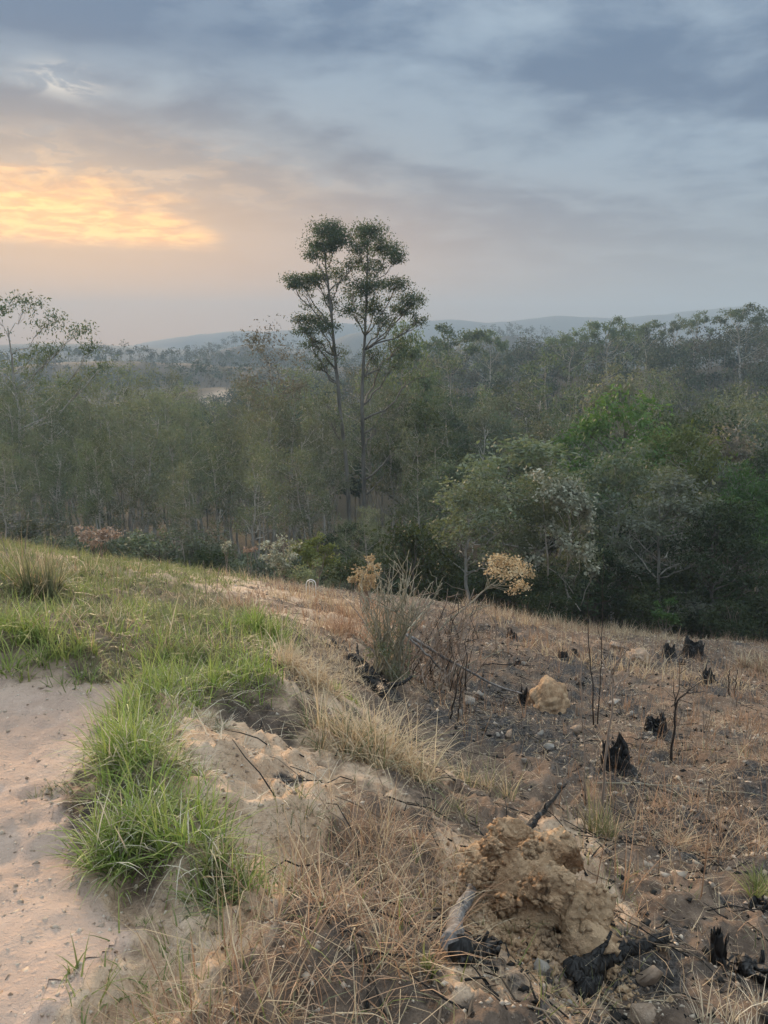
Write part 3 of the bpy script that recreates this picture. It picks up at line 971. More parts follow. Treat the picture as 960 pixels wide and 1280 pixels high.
# ------------------------------------------------------------------ the tall twin-stemmed eucalyptus
def eucalyptus():
    r = R_(7)
    y0 = 56.0
    base = P(447, 690, y0)
    base[2] = hz(base[0], y0) - .2
    root = thing('eucalyptus_tree', base, 'very tall twin-stemmed eucalyptus rising alone high above the forest', 'tree')

    def W(u, v, dy=0.0):
        return P(u, v, y0 + dy) - base
    stems = [[W(441, 700), W(437, 640), W(432, 560), W(427, 480), W(423, 410), W(417, 350), (W(411, 300))],
             [W(453, 700), W(454, 640), W(453, 560), W(451, 490), W(455, 420), W(457, 360), (W(459, 305))]]
    rad = [0.21, 0.18, 0.155, 0.13, 0.10, .07, .04]
    dens = []
    for s in stems:
        s = np.array(s)
        t = np.linspace(0, 6, 25)
        q = np.c_[[np.interp(t, range(7), s[:, k]) for k in range(3)]].T
        q[:, :2] += np.cumsum(r.normal(0, .035, (25, 2)), 0)
        q[0, 2] = min(q[0, 2], -.3)
        rr = np.interp(t, range(7), rad)
        dens.append((q, rr))
        obj('trunk', MB().add(*tube(q, rr, 8)).mesh('eucalyptus_trunk', True), M_MTRUNK, root)
    # (stem, pixel centre, pixel radii, depth offset, leaves, height on stem as pixel row)
    cl = [(0, 411, 286, 20, 11, 0, 620, 330), (0, 402, 305, 18, 9, .7, 430, 345), (0, 424, 300, 14, 10, -.8, 380, 340),
          (0, 396, 318, 15, 7, -.5, 240, 360), (1, 461, 293, 21, 11, 0, 620, 335), (1, 484, 312, 18, 12, .6, 520, 355),
          (1, 494, 323, 12, 7, -.4, 220, 365), (1, 449, 308, 12, 9, -.8, 260, 345), (1, 462, 335, 15, 9, .9, 200, 365),
          (0, 377, 351, 21, 8, 0, 470, 408), (0, 397, 347, 14, 6, .8, 240, 395), (0, 368, 356, 12, 5, -.3, 150, 410), (0, 425, 345, 14, 12, .7, 190, 380),
          (1, 459, 358, 19, 11, -.6, 480, 392), (1, 494, 356, 17, 9, .3, 380, 428), (1, 513, 376, 15, 11, 0, 420, 435),
          (1, 503, 388, 14, 7, .7, 200, 432), (1, 468, 384, 18, 9, .5, 290, 420), (1, 443, 390, 14, 12, -.8, 220, 425),
          (1, 480, 402, 14, 8, -.5, 170, 440), (0, 397, 400, 17, 9, .5, 320, 450), (0, 383, 414, 15, 8, -.4, 230, 455), (0, 411, 408, 13, 8, -.9, 170, 450),
          (0, 390, 430, 16, 8, .6, 150, 480), (1, 497, 432, 16, 9, .4, 190, 480), (0, 420, 440, 12, 10, -.5, 90, 470), (1, 465, 440, 13, 10, .5, 110, 475),
          (1, 520, 470, 16, 7, 0, 60, 530), (1, 485, 505, 12, 6, .7, 50, 545), (0, 405, 500, 12, 8, .5, 50, 530), (1, 480, 590, 18, 6, .3, 60, 622), (1, 498, 560, 12, 6, -.3, 40, 600), (0, 372, 400, 12, 7, .2, 120, 440), (0, 400, 455, 18, 8, .3, 110, 490), (1, 490, 455, 20, 8, -.2, 120, 500), (0, 415, 375, 12, 9, .3, 120, 410), (1, 440, 365, 13, 10, .6, 150, 400), (1, 520, 400, 12, 8, .2, 130, 445), (0, 440, 330, 12, 9, .2, 140, 370), (1, 474, 455, 14, 9, .6, 80, 500), (0, 412, 520, 14, 8, -.4, 60, 560), (1, 470, 530, 14, 8, .4, 60, 570)]
    clumps = []
    for (st, u, v, ru, rv, dy, n, hv) in cl:
        k = y0 / F
        clumps.append((W(u, v, dy * 1.6), (ru * k * 1.05, ru * k * .95, rv * k * 1.12), n))
    main = len(clumps)
    for i in range(main):
        c, rd, n = clumps[i]
        q = dens[cl[i][0]][0]
        b = q[int(np.argmin(np.abs(q[:, 2] - W(cl[i][1], cl[i][7])[2])))]
        for f in (.5, .72):
            clumps.append((b + (c - b) * f + r.normal(0, .35, 3) + np.array([0, 0, .3]), (rd[0] * .6, rd[1] * .6, rd[2] * .7), n * .09))
    crown, subs = crown_mesh('eucalyptus_crown', r, clumps, 0.165, 3.4, .6, .1, .38, .36)
    obj('crown', crown, L_EUC, root)
    for (st, u, v, ru, rv, dy, n, hv), (c, rd, _), (cc, sub) in zip(cl, clumps, subs):
        q, rr = dens[st]
        zt = W(u, hv)[2]
        i = int(np.argmin(np.abs(q[:, 2] - zt)))
        mb = MB()
        limb_to(mb, r, q[i], cc - np.array([0, 0, rd[2] * .4]), min(rr[i] * .62, .09), sub)
        obj('limb', mb.mesh('eucalyptus_limb', True), M_MTRUNK, root)


eucalyptus()

# ------------------------------------------------------------------ forest: individual trees
placed = []


def free(x, y, d):
    for (a, b, c) in placed:
        if (a - x) ** 2 + (b - y) ** 2 < (min(c, d)) ** 2:
            return False
    placed.append((x, y, d))
    return True


placed.append((-2, 56, 2.5))
# trees that can be told apart on the right: (prototypes, height, u, top row, distance, width, label, name, materials)
G = tree_px
named = [
    (spare, 10, 655, 553, 37, 1.75, 'wide grey-green bushy tree at the forest edge beside the pale-leaved tree', 'bushy_tree', {'crown': L_GREY}, 0, 3.2),
    (spare, 10, 590, 590, 28.5, 1.25, 'grey-green tree on a pale forked trunk at the clearing edge', 'forked_tree', {'crown': L_GREY, 'trunk': M_PTRUNK}, 1, 2.4),
    (broad, 9, 775, 505, 46, 1.05, 'flat-topped bright green tree standing above the olive trees', 'flat_topped_tree', {'crown': L_BRIGHT}, 0, 3),
    (spare, 10, 850, 535, 42, 1.0, 'yellowish green tree beside the flat-topped bright green tree', 'yellowish_tree', {'crown': L_YELLOW}, 2, 3),
    (spare, 10, 918, 542, 47, .9, 'dry mauve-grey leafed tree behind the dark right-hand wood', 'dry_leafed_tree', {'crown': L_MAUVE}, 3, 3),
    (broad, 9, 945, 592, 36, .8, 'bright green rounded tree below the dry mauve-grey tree', 'round_green_tree', {'crown': L_BRIGHT}, 1, 2.4),
    (spare, 10, 775, 560, 35, 1.0, 'olive tree with bare pale twisted trunk beside the pale-leaved tree', 'twisted_tree', {'trunk': M_PTRUNK}, 1, 2.4),
    (spare, 10, 850, 600, 31, 1.35, 'dense brownish olive tree leaning over the charred stumps', 'olive_tree', None, 0, 3),
    (broad, 9, 905, 625, 29, 1.0, 'dark green tree at the end of the burnt clearing', 'dark_tree', None, 2, 2.5),
    (wispy, 14, 22, 383, 60, .95, 'tall wispy eucalyptus with drooping sprays beyond the grassy bank', 'wispy_eucalyptus', None, 0, 3),
    (slender, 12, 338, 425, 66, 1.0, 'tall thin dry-topped tree beside the twin-stemmed eucalyptus', 'dry_topped_tree', {'crown': L_MAUVE}, 1, 3),
    (spare, 10, 512, 412, 74, .6, 'dark bushy-topped tree close behind the twin-stemmed eucalyptus', 'bushy_topped_tree', {'crown': L_EUC}, 3, 3),
    (broad, 9, 440, 655, 40, 1.5, 'low dark rounded tree at the foot of the twin-stemmed eucalyptus', 'low_tree', None, 4, 2.0),
]
for (pr, Hp, u, vt, y, wd, lab, nm, mats, ix, sp) in named:
    x = P(u, vt, y)[0]
    placed.append((x, y, sp))
    G(pr, Hp, u, vt, y, wd, lab, None, nm, mats, ix)

# tall crowns standing against the sky on the far ridge
sky_trees = [(563, 398, 150, 1.1, 0), (612, 412, 165, .8, 1), (716, 412, 170, 1.1, 2), (766, 391, 165, .95, 0), (808, 402, 185, 1.0, 1),
             (872, 392, 190, .9, 2), (935, 376, 175, 1.15, 0), (848, 405, 200, .9, 1)]
for (u, vt, y, wd, ix) in sky_trees:
    vt -= 8
    x = P(u, vt, y)[0]
    H = 14 + (u % 5)
    z = P(u, vt, y)[2] - H
    placed.append((x, y, 4))
    plant(emerg, x, y, max(H, P(u, vt, y)[2] - hz(x, y)), 14, u, wd * 1.0, 'tall parasol-crowned tree standing against the sky on the wooded ridge', 'tall trees on the wooded ridge', idx=ix)



def slender_label(x, y):
    if math.hypot(x + 2, y - 56) < 9:
        return 'slender sparse tree close around the foot of the twin-stemmed eucalyptus', 'slender trees around the eucalyptus'
    if y < 34:
        return 'slender sparse tree in the front row just beyond the bank crest', 'front row of slender trees'
    if y < 48:
        return 'slender sparse tree in the middle rows of the stand beyond the bank', 'middle rows of slender trees'
    if y < 64:
        return 'slender sparse tree in the back rows of the stand beyond the bank', 'back rows of slender trees'
    return 'slender sparse tree at the far margin of the stand, before the valley forest', 'far margin of slender trees'


fr = R_(900)
count = 0
for y in np.arange(25, 84, 0.13):
    for _ in range(2):
        hw = 0.56 * y + 4
        x = fr.uniform(-hw, hw)
        yy = y + fr.uniform(-.5, .5)
        left = x < 0.04 * yy + fr.normal(0, 1.5)
        if left:
            if yy < 27 + (x > -6) * 1.5 or not free(x, yy, 1.9 + .014 * yy):
                continue
            u, v = project(x, yy, 0)
            gap = abs(u - 447) < 40 and yy < 54
            vt = np.interp(yy, [26, 34, 45, 60, 84], [580, 548, 520, 490, 468]) + 26 * math.sin(u * .021 + yy * .3)
            if gap:
                vt = max(vt, 640)
            if 240 < u < 310 and yy > 38:
                vt += 22
            H = max(4.5, (P(u, vt, yy)[2] - hz(x, yy)) * fr.uniform(.84, 1.05))
            plant(slender, x, yy, H, 12, fr.uniform(0, 6.28), fr.uniform(.7, 1.05), *slender_label(x, yy))
        else:
            if yy < 29 or not free(x, yy, 3.3 + .012 * yy):
                continue
            u, v = project(x, yy, 0)
            t = fr.uniform(0, 1)
            if yy > 46 and fr.uniform() < .5:
                t = .9
            if 545 < u < 625 and yy < 36:
                continue
            vt = np.interp(yy, [29, 36, 45, 60, 84], [665, 610, 570, 520, 462])
            H = max(3.5, (P(u, vt, yy)[2] - hz(x, yy)) * fr.uniform(.82, 1.08))
            if t < .45:
                plant(broad, x, yy, H, 9, fr.uniform(0, 6.28), fr.uniform(.8, 1.15), 'dark green broad-crowned tree in the wood below the burnt clearing', 'broad trees below the clearing')
            elif t < .8:
                plant(spare, x, yy, H * 1.05, 10, fr.uniform(0, 6.28), fr.uniform(.8, 1.2), 'olive open-crowned tree in the wood below the burnt clearing', 'open-crowned trees below the clearing')
            else:
                plant(slender, x, yy, H * 1.1, 12, fr.uniform(0, 6.28), fr.uniform(.9, 1.3), 'slender tree among the broad trees below the burnt clearing', 'slender trees below the clearing', mats={'crown': L_EUC} if fr.uniform() < .5 else None)
        count += 1
print('individual trees', count)

# understory shrubs along the edge of the wood
sr = R_(901)
nsh = 0
spots = []
for k in range(900):
    y = sr.uniform(22, 46)
    x = sr.uniform(-.56 * y - 2, .56 * y + 2)
    lim = 26.5 + .10 * x * (x > 0) - (x < -4) * 1.0
    pu = 480 + 960 * x / (y * 1.02)
    if y < lim or (545 < pu < 620 and y < 33) or any((a - x) ** 2 + (b - y) ** 2 < 1.7 ** 2 for a, b in spots):
        continue
    spots.append((x, y))
    lf = x < 0
    plant(shrubs, x, y, sr.uniform(1.0, 2.3) if lf else sr.uniform(1.8, 3.4), 2.6, sr.uniform(0, 6.28), sr.uniform(.9, 1.5),
          'low olive shrub under the slender trees' if lf else 'dark leafy shrub under the trees below the burnt clearing',
          'shrubs under the slender trees' if lf else 'shrubs below the burnt clearing', mats={'crown': L_OLIVE} if lf and sr.uniform() < .6 else None)
    nsh += 1
    if nsh > 130:
        break
print('shrubs', nsh)

# ------------------------------------------------------------------ forest: the mass beyond
def forest_mass(name, label, pts, leaves, leafsize, seed):
    r = R_(seed)
    n = len(pts)
    x, y = pts[:, 0], pts[:, 1]
    z = height(x, y)
    H = r.uniform(7, 13, n) * np.where(r.uniform(0, 1, n) < .12, 1.25, 1)
    W = H * r.uniform(.20, .34, n)
    kind = r.uniform(0, 1, n)
    cols = np.where(kind[:, None] < .5, [[.045, .066, .034]], np.where(kind[:, None] < .85, [[.078, .094, .050]], [[.100, .098, .066]])) * r.uniform(.75, 1.3, (n, 1))
    # sub-clumps per tree
    kc = 9
    d = unit(r.normal(0, 1, (n, kc, 3)))
    d[..., 2] = np.abs(d[..., 2]) * .95 - .35
    sub = d * r.uniform(.35, 1, (n, kc, 1)) * np.stack([W, W, H * .26], -1)[:, None]
    ctr = np.stack([x, y, z + H * .74], -1)
    idx = r.integers(0, kc, (n, leaves))
    pos = ctr[:, None] + np.take_along_axis(sub, idx[..., None], 1) + np.clip(r.normal(0, 1, (n, leaves, 3)), -1.7, 1.7) * .30 * W[:, None, None]
    pos = pos.reshape(-1, 3)
    V, F4 = leaf_quads(r, pos, leafsize, .3, .4, .55)
    C = np.repeat(np.repeat(cols, leaves, 0) * r.uniform(.75, 1.25, (n * leaves, 1)), 4, 0)
    mb = MB().add(V, F4, None, C)
    tr = r.uniform(.08, .14, n)
    q = np.array([[1, 0], [-.5, .87], [-.5, -.87]])
    for lvl in range(1):
        bot = np.stack([np.c_[x + q[k, 0] * tr, y + q[k, 1] * tr, z - .6] for k in range(3)], 1)
        top = np.stack([np.c_[x + q[k, 0] * tr * .4, y + q[k, 1] * tr * .4, z + H * .85] for k in range(3)], 1)
        V = np.concatenate([bot, top], 1).reshape(-1, 3)
        b = np.arange(n)[:, None] * 6
        F = np.concatenate([np.c_[b, b + 1, b + 4, b + 3], np.c_[b + 1, b + 2, b + 5, b + 4], np.c_[b + 2, b, b + 3, b + 5]])
        mb.add(V, F, None, (.21, .19, .16))
    o = obj(name, mb.mesh(name), L_FAR)
    return tag(o, label, 'forest', None, 'stuff')


def scatter(seed, y0, y1, d0, k, hwf=.62):
    r = R_(seed)
    out = []
    cell = {}
    n = int(k * (y1 - y0) * (y1 + y0) * hwf / d0 ** 2)
    yy = np.sqrt(r.uniform(y0 ** 2, y1 ** 2, n))
    xx = r.uniform(-1, 1, n) * (hwf * yy + 6)
    for x, y in zip(xx, yy):
        c = (int(x // d0), int(y // d0))
        if any((a - x) ** 2 + (b - y) ** 2 < d0 * d0 for i in (-1, 0, 1) for j in (-1, 0, 1) for a, b in cell.get((c[0] + i, c[1] + j), ())):
            continue
        if ((x + 61) / 7) ** 2 + ((y - 291) / 10) ** 2 < 1 or ((x + 59) / 6) ** 2 + ((y - 276) / 12) ** 2 < 1:
            continue
        cell.setdefault(c, []).append((x, y))
        out.append((x, y))
    return np.array(out)


forest_mass('valley_forest', 'mixed forest filling the valley beyond the stand of slender trees', scatter(31, 82, 260, 4.5, 1.6, .72), 260, .60, 61)
forest_mass('distant_forest', 'hazy forest covering the far hills', scatter(32, 260, 800, 7.8, 1.5, .75), 46, 1.2, 62)


# ------------------------------------------------------------------ shrubs and plants at the edge of the clearing
def bush(name, u, v_top, y, w_px, leaf, size, label, n=9, leaves=120, seed=1, bark=None, depth=.8, stems=6, lo=.45, droop=.2, cat='bush', per=1.0, aspect=.5, ground=None):
    """a shrub standing on the ground at distance y whose head spans w_px pixels and tops out at row v_top"""
    r = R_(seed)
    x = P(u, v_top, y)[0]
    zb = hz(x, y)
    root = thing(name, (x, y, zb - .03), label, cat)
    H = P(u, v_top, y)[2] - zb
    W = w_px * px_m(u, v_top, y) / 2
    cl = []
    for k in range(n):
        th, f = 2.4 * k + r.uniform(-.4, .4), math.sqrt((k + .5) / n)
        zz = H * (lo + (1 - lo) * r.uniform(.2, .98) * (1.08 - .35 * f))
        s_ = W * r.uniform(.28, .46)
        cl.append((np.array([W * .8 * f * math.cos(th), W * .8 * depth * f * math.sin(th), zz]), (s_, s_, s_ * .7), leaves))
    crown, subs = crown_mesh(name, r, cl, size, per, droop, .4, aspect, .34)
    for k in range(stems):
        b = np.array([r.normal(0, .05), r.normal(0, .05), -.05])
        c = cl[k % n][0]
        mb = MB()
        limb_to(mb, r, b, c, .008 + .006 * H, subs[k % n][1], 5)
        obj('stem', mb.mesh(name + '_stem', True), bark or M_TWIG, root)
    obj('foliage', crown, leaf, root)
    return root


bush('dry_flower_bush', 120, 655, 17.5, 52, L_RUST, .07, 'rust-coloured dry flower bush on the crest of the grassy bank', 10, 90, 11, lo=.5)
bush('dry_flower_bush', 455, 694, 15.5, 46, L_DRY, .055, 'ochre dry-flowered bush behind the bare grey-stemmed shrub', 12, 120, 12, lo=.4)
bush('cream_flower_bush', 350, 672, 21.0, 56, L_PALE, .085, 'cream-flowered bush on the clearing edge beside the yellow-green bush', 12, 90, 13, lo=.25)
bush('rust_flower_stalk', 312, 682, 20.0, 20, L_RUST, .06, 'small rust flower head on a thin stalk at the clearing edge', 4, 40, 14, stems=2, lo=.8, cat='plant')
bush('cream_flower_stalk', 281, 676, 19.0, 20, L_PALE, .07, 'small cream flower head on a thin stalk at the clearing edge', 4, 30, 15, stems=2, lo=.7, cat='plant')
bush('yellow_green_bush', 392, 655, 25.0, 62, L_YELLOW, .10, 'yellow-green leafy bush behind the white metal hoops', 12, 190, 16, lo=.15)
bush('grey_green_bush', 375, 700, 21.0, 62, L_GREY, .07, 'low grey-green bush standing just behind the white metal hoops', 10, 130, 17, lo=.1)
bush('tangled_bush', 440, 700, 22.0, 60, L_DARK, .08, 'dark tangled bush between the yellow-green bush and the bare shrub', 11, 160, 18, lo=.1)
bush('fresh_green_bush', 835, 745, 25.5, 40, L_BRIGHT, .11, 'fresh green bush at the foot of the dark wood', 8, 90, 19, lo=.1)
bush('edge_bush', 690, 735, 25.0, 70, L_DARK, .10, 'dark bush below the pale-leaved tree', 11, 150, 20, lo=.05)
bush('edge_bush', 920, 740, 26.0, 70, L_DARK, .10, 'dark bush beside the pair of charred stumps', 11, 170, 21, lo=.05)


def pale_leaved_tree():
    r = R_(41)
    y0 = 27.0
    b = P(705, 775, y0)
    b[2] = hz(b[0], y0) - .05
    root = thing('pale_leaved_tree', b, 'slim tree with large cream-white leaves at the forest edge', 'tree')
    W = lambda u, v, dy=0: P(u, v, y0 + dy) - b
    heads = [(690, 618, 15, 10, 30), (707, 608, 16, 10, 40), (722, 625, 15, 14, 55), (733, 640, 9, 12, 34), (705, 628, 16, 10, 40), (680, 600, 12, 7, 14),
             (665, 592, 12, 6, 10), (728, 690, 15, 11, 40), (742, 715, 8, 10, 22), (708, 675, 12, 9, 18), (690, 660, 14, 12, 16), (700, 722, 14, 12, 18), (735, 665, 8, 8, 14), (672, 700, 14, 10, 12)]
    k = y0 / F
    cl = [(W(u, v, r.normal(0, .5)), (a * k, a * k, bb * k), n) for (u, v, a, bb, n) in heads]
    crown, subs = crown_mesh('pale_leaved_crown', r, cl, .14, 7.0, .3, .6, .7, .5)
    obj('crown', crown, L_PALE, root)
    body = [(W(r.uniform(655, 735), r.uniform(600, 735), r.uniform(.2, 1.2)), (.6, .6, .5), 190) for _ in range(34)]
    leaf2, _ = crown_mesh('pale_leaved_inner', r, body, .13, 1.0, .3, .4, .45, .4)
    obj('leafy_inner_crown', leaf2, L_GREY, root)
    for (bu, off) in ((690, 0.3), (705, .5)):
        mb = MB()
        top = {690: (680, 610), 705: (715, 615), 738: (735, 640), 755: (745, 690)}[bu]
        mb.add(*tube(curve(W(bu, 790, off), W(*top), 9, 0, .02, r), np.linspace(.04, .015, 9), 6))
        obj('trunk', mb.mesh('pale_leaved_trunk', True), M_TRUNK, root)
    mb = MB()
    for i, (c, rd, n) in enumerate(cl):
        mb.add(*tube(curve(W(708 + (i % 3) * 9, heads[i][1] + 42), c, 5, 0, .03, r), np.linspace(.02, .007, 5), 4))
    obj('limb', mb.mesh('pale_leaved_limb', True), M_TRUNK, root)


pale_leaved_tree()


def leaning_plant():
    """a half-fallen plant with a broad head of dry ochre flowers"""
    r = R_(42)
    y0 = 12.0
    b = ground_at(528, 806, 4, 20)
    y0 = b[1]
    root = thing('leaning_flower_plant', b, 'leaning plant with a broad head of dry ochre flowers over the clearing', 'plant')
    W = lambda u, v, dy=0: P(u, v, y0 + dy) - b
    k = px_m(640, 715, y0)
    obj('stem', MB().add(*tube(curve(W(528, 808), W(612, 733), 9, .01, .012, r), np.linspace(.022, .013, 9), 6)).mesh('lean_stem', True), M_PALE_TWIG, root)
    heads = [(612, 703, 12, 7, 100), (625, 700, 12, 7, 120), (640, 703, 12, 8, 140), (655, 710, 11, 9, 150), (645, 720, 13, 9, 150), (652, 733, 9, 8, 110), (630, 717, 11, 8, 110), (612, 714, 8, 6, 60), (660, 722, 7, 6, 80), (640, 738, 10, 5, 60)]
    cl = [(W(u, v, r.normal(0, .25)), (a * k, a * k * 1.2, c * k), n) for (u, v, a, c, n) in heads]
    head, subs = crown_mesh('lean_head', r, cl, .042, 1.5, 0, .6, .8, .5)
    obj('flower_head', head, L_DRY, root)
    for i, (c, rd, n) in enumerate(cl):
        mb = MB()
        limb_to(mb, r, W(605 + i, 739 - i), c, .008, subs[i][1], 4)
        obj('branch', mb.mesh('lean_branch', True), M_PALE_TWIG, root)


leaning_plant()


def bare_shrub():
    r = R_(43)
    b = ground_at(487, 852, 4, 12)
    y0 = b[1]
    root = thing('bare_shrub', b, 'bare upright shrub of thin grey-green stems at the bank foot', 'shrub')
    W = lambda u, v, dy=0: P(u, v, y0 + dy) - b
    for k in range(46):
        u0, u1 = 487 + r.normal(0, 12), r.uniform(448, 538)
        v1 = 700 + abs(u1 - 492) * .9 + r.uniform(-8, 60)
        q = curve(W(u0, 850 + r.uniform(-4, 6), r.normal(0, .12)), W(u1, v1, r.normal(0, .3)), 8, .02, .02, r)
        mb = MB().add(*tube(q, np.linspace(.0105, .004, 8), 4))
        for j in range(4):
            i = r.integers(3, 8)
            e = q[i] + np.array([r.normal(0, .12), r.normal(0, .1), r.uniform(.1, .28)])
            mb.add(*tube(curve(q[i], e, 4, 0, .04, r), np.linspace(.0065, .003, 4), 3))
        obj('stem', mb.mesh('bare_stem', True), M_PALE_TWIG, root)
    cl = [(W(r.uniform(462, 512), r.uniform(775, 845), r.normal(0, .2)), (.12, .12, .12), 60) for _ in range(14)]
    lf, _ = crown_mesh('bare_leaf', r, cl, .05, 1.0, .2, .2, .25, .4)
    obj('foliage', lf, L_GREY, root)


bare_shrub()


def dead_brush():
    r = R_(44)
    b = ground_at(520, 850, 4, 14)
    y0 = b[1]
    root = thing('dead_brush', b, 'tangle of dead reddish brown twigs beside the bare shrub', 'brush')
    W = lambda u, v, dy=0: P(u, v, y0 + dy) - b
    for k in range(80):
        u0 = r.uniform(495, 585)
        u1, v1 = u0 + r.normal(8, 26), r.uniform(735, 820)
        q = curve(W(u0, 852 + r.uniform(-8, 10) + (u0 - 520) * .08, r.normal(0, .3)), W(u1, v1, r.normal(0, .3)), 7, .03, .04, r)
        mb = MB().add(*tube(q, np.linspace(.009, .0035, 7), 4))
        for j in range(3):
            i = r.integers(2, 7)
            e = q[i] + np.array([r.normal(0, .16), r.normal(0, .1), r.uniform(-.02, .22)])
            mb.add(*tube(curve(q[i], e, 4, .02, .05, r), np.linspace(.005, .0025, 4), 3))
        obj('twig', mb.mesh('brush_twig', True), M_BURNT_TWIG if k % 6 == 0 else M_TWIG, root)


dead_brush()


def pole(name, pts, r0, r1, mat, label, seed=0, twigs=0, cat='branch', lift=0.02, wig=.012):
    """a fallen branch: pts are (u, v) photo pixels, or (u, v, lift) above the ground there"""
    r = R_(seed)
    q = []
    for p in pts:
        g_ = ground_at(p[0], p[1], 1.5, 30) if len(p) == 2 else P(p[0], p[1], p[2])
        q.append(g_ + (np.array([0, 0, lift]) if len(p) == 2 else 0))
    q = np.array(q)
    n = 14
    t = np.linspace(0, len(q) - 1, n)
    c = np.c_[[np.interp(t, range(len(q)), q[:, k]) for k in range(3)]].T
    c += r.normal(0, wig * .6, (n, 3))
    b = c[0].copy()
    root = thing(name, b, label, cat)
    obj('stem', MB().add(*tube(c - b, np.linspace(r0, r1, n), 7, .08, seed)).mesh(name + '_stem', True), mat, root)
    for k in range(twigs):
        i = r.integers(4, n - 1)
        e = c[i] + np.array([r.normal(0, .14), r.normal(0, .12), r.uniform(.06, .3)])
        obj('twig', MB().add(*tube(curve(c[i] - b, e - b, 5, 0, .05, r), np.linspace(r1 * .8 + .001, r1 * .35, 5), 4)).mesh(name + '_twig', True), mat, root)
    return root


yb = ground_at(520, 850, 4, 14)[1]
pole('fallen_branch', [(508, 792, yb - .3), (560, 825, yb - .1), (620, 857, yb + .25), (665, 874), (706, 890)], .022, .011, M_DRIFT, 'long grey fallen pole slanting from the dead brush to the earth mound', 51, 3)
pole('fallen_branch', [(504, 790, yb - .5), (540, 825, yb - .5), (578, 862)], .016, .009, M_DRIFT, 'shorter pale fallen branch leaning out of the dead brush', 52, 2)
pole('fallen_branch', [(604, 833), (640, 832), (668, 834)], .012, .008, M_BURNT_TWIG, 'thin charred stick lying flat across the burnt clearing', 53, 1)
pole('fallen_branch', [(470, 838), (540, 752, yb), (549, 740, yb)], .010, .005, M_PALE_TWIG, 'thin pale branch crossing behind the bare shrub', 54, 2)
for i, (p0, p1, p2, lab) in enumerate([((498, 800), (530, 770), (552, 728), 'pale dead branch rising steeply out of the brush'), ((520, 845), (560, 800), (596, 770), 'thin dead branch leaning right over the brush'),
                                 ((545, 860), (575, 835), (628, 812), 'low dead branch trailing across the edge of the ash'), ((505, 835), (536, 848), (600, 872), 'pale dead branch lying under the long fallen pole'),
                                 ((560, 790), (590, 765), (612, 756), 'short pale twig branch behind the brush'), ((470, 800), (450, 770), (436, 752), 'thin pale branch leaning left out of the bare shrub')]):
    pole('dead_branch', [(p0[0], p0[1], yb + .1 * i - .3), (p1[0], p1[1], yb + .12 * i - .3), (p2[0], p2[1], yb + .15 * i - .3)], .010, .005, M_TWIG if i % 2 else M_PALE_TWIG, lab, 560 + i, 4)
pole('arched_stalk', [(740, 985), (860, 992), (958, 1004)], .006, .003, M_PALE_TWIG, 'pale stalk lying across the dry grass right of the charred stump', 55, 0, lift=.05)

# ------------------------------------------------------------------ upright scorched saplings
def sapling(name, base, pts, r0, mat, label, seed, twigs=(), tuft=False):
    r = R_(seed)
    b = ground_at(*base, 2, 30)
    y0 = b[1]
    root = thing(name, b - np.array([0, 0, .02]), label, 'sapling')
    W = lambda u, v, dy=0: P(u, v, y0 + dy) - b
    q = np.array([np.zeros(3)] + [W(*p) for p in pts])
    n = 12
    t = np.linspace(0, len(q) - 1, n)
    c = np.c_[[np.interp(t, range(len(q)), q[:, k]) for k in range(3)]].T
    c[1:] += r.normal(0, .008, (n - 1, 3))
    obj('stem', MB().add(*tube(c, np.linspace(r0, r0 * .35, n), 6)).mesh(name + '_stem', True), mat, root)
    for (ua, va, ub, vb) in twigs:
        q = curve(W(ua, va), W(ub, vb, r.normal(0, .12)), 6, 0, .03, r)
        mb = MB().add(*tube(q, np.linspace(r0 * .5, r0 * .18, 6), 4))
        for j in range(2):
            i = r.integers(2, 6)
            mb.add(*tube(curve(q[i], q[i] + r.normal(0, .06, 3) + np.array([0, 0, .08]), 3), np.linspace(r0 * .22, r0 * .1, 3), 3))
        obj('twig', mb.mesh(name + '_twig', True), mat, root)
    return root


sapling('scorched_sapling', (742, 905), [(741, 870), (737, 830), (736, 780), (736, 735)], .011, M_BURNT_TWIG, 'blackened straight sapling, thicker of the pair in the burnt clearing', 61)
sapling('scorched_sapling', (747, 905), [(750, 860), (751, 815), (754, 740), (755, 690)], .009, M_BURNT_TWIG, 'tall thin blackened sapling crossing the dark wood behind', 62, [(751, 830, 770, 798), (752, 800, 745, 770)])
sapling('scorched_sapling', (839, 955), [(840, 925), (844, 890), (847, 872), (860, 862)], .016, M_BURNT_TWIG, 'bent charred sapling with a hooked top beside the jagged stump', 63, [(850, 870, 878, 850), (856, 866, 870, 858), (858, 864, 880, 862), (845, 885, 842, 850), (845, 885, 850, 840)])
sapling('pale_sapling', (752, 1022), [(756, 960), (763, 900), (767, 855), (766, 830)], .013, M_TWIG, 'pale bare sapling with forked twigs in front of the charred stump', 64,
        [(766, 858, 790, 838), (765, 870, 792, 815), (766, 845, 748, 818), (766, 840, 782, 802), (764, 885, 745, 860), (767, 850, 760, 800), (766, 835, 800, 790)])
sapling('thin_stalk', (733, 1005), [(731, 940), (727, 860), (726, 790)], .008, M_TWIG, 'thin brown stalk rising in front of the blackened saplings', 65)
sapling('scorched_sapling', (911, 870), [(911, 850), (912, 835)], .018, M_BURNT_TWIG, 'short scorched stalk beside the dark splintered stump', 66)
sapling('scorched_sapling', (918, 868), [(920, 850), (922, 836)], .014, M_BURNT_TWIG, 'short slanting scorched stalk beside its upright neighbour', 67)
sapling('scorched_sapling', (562, 900), [(570, 860), (574, 830)], .012, M_BURNT_TWIG, 'scorched upright stalk at the end of the dead brush', 68, [(572, 845, 582, 818)])
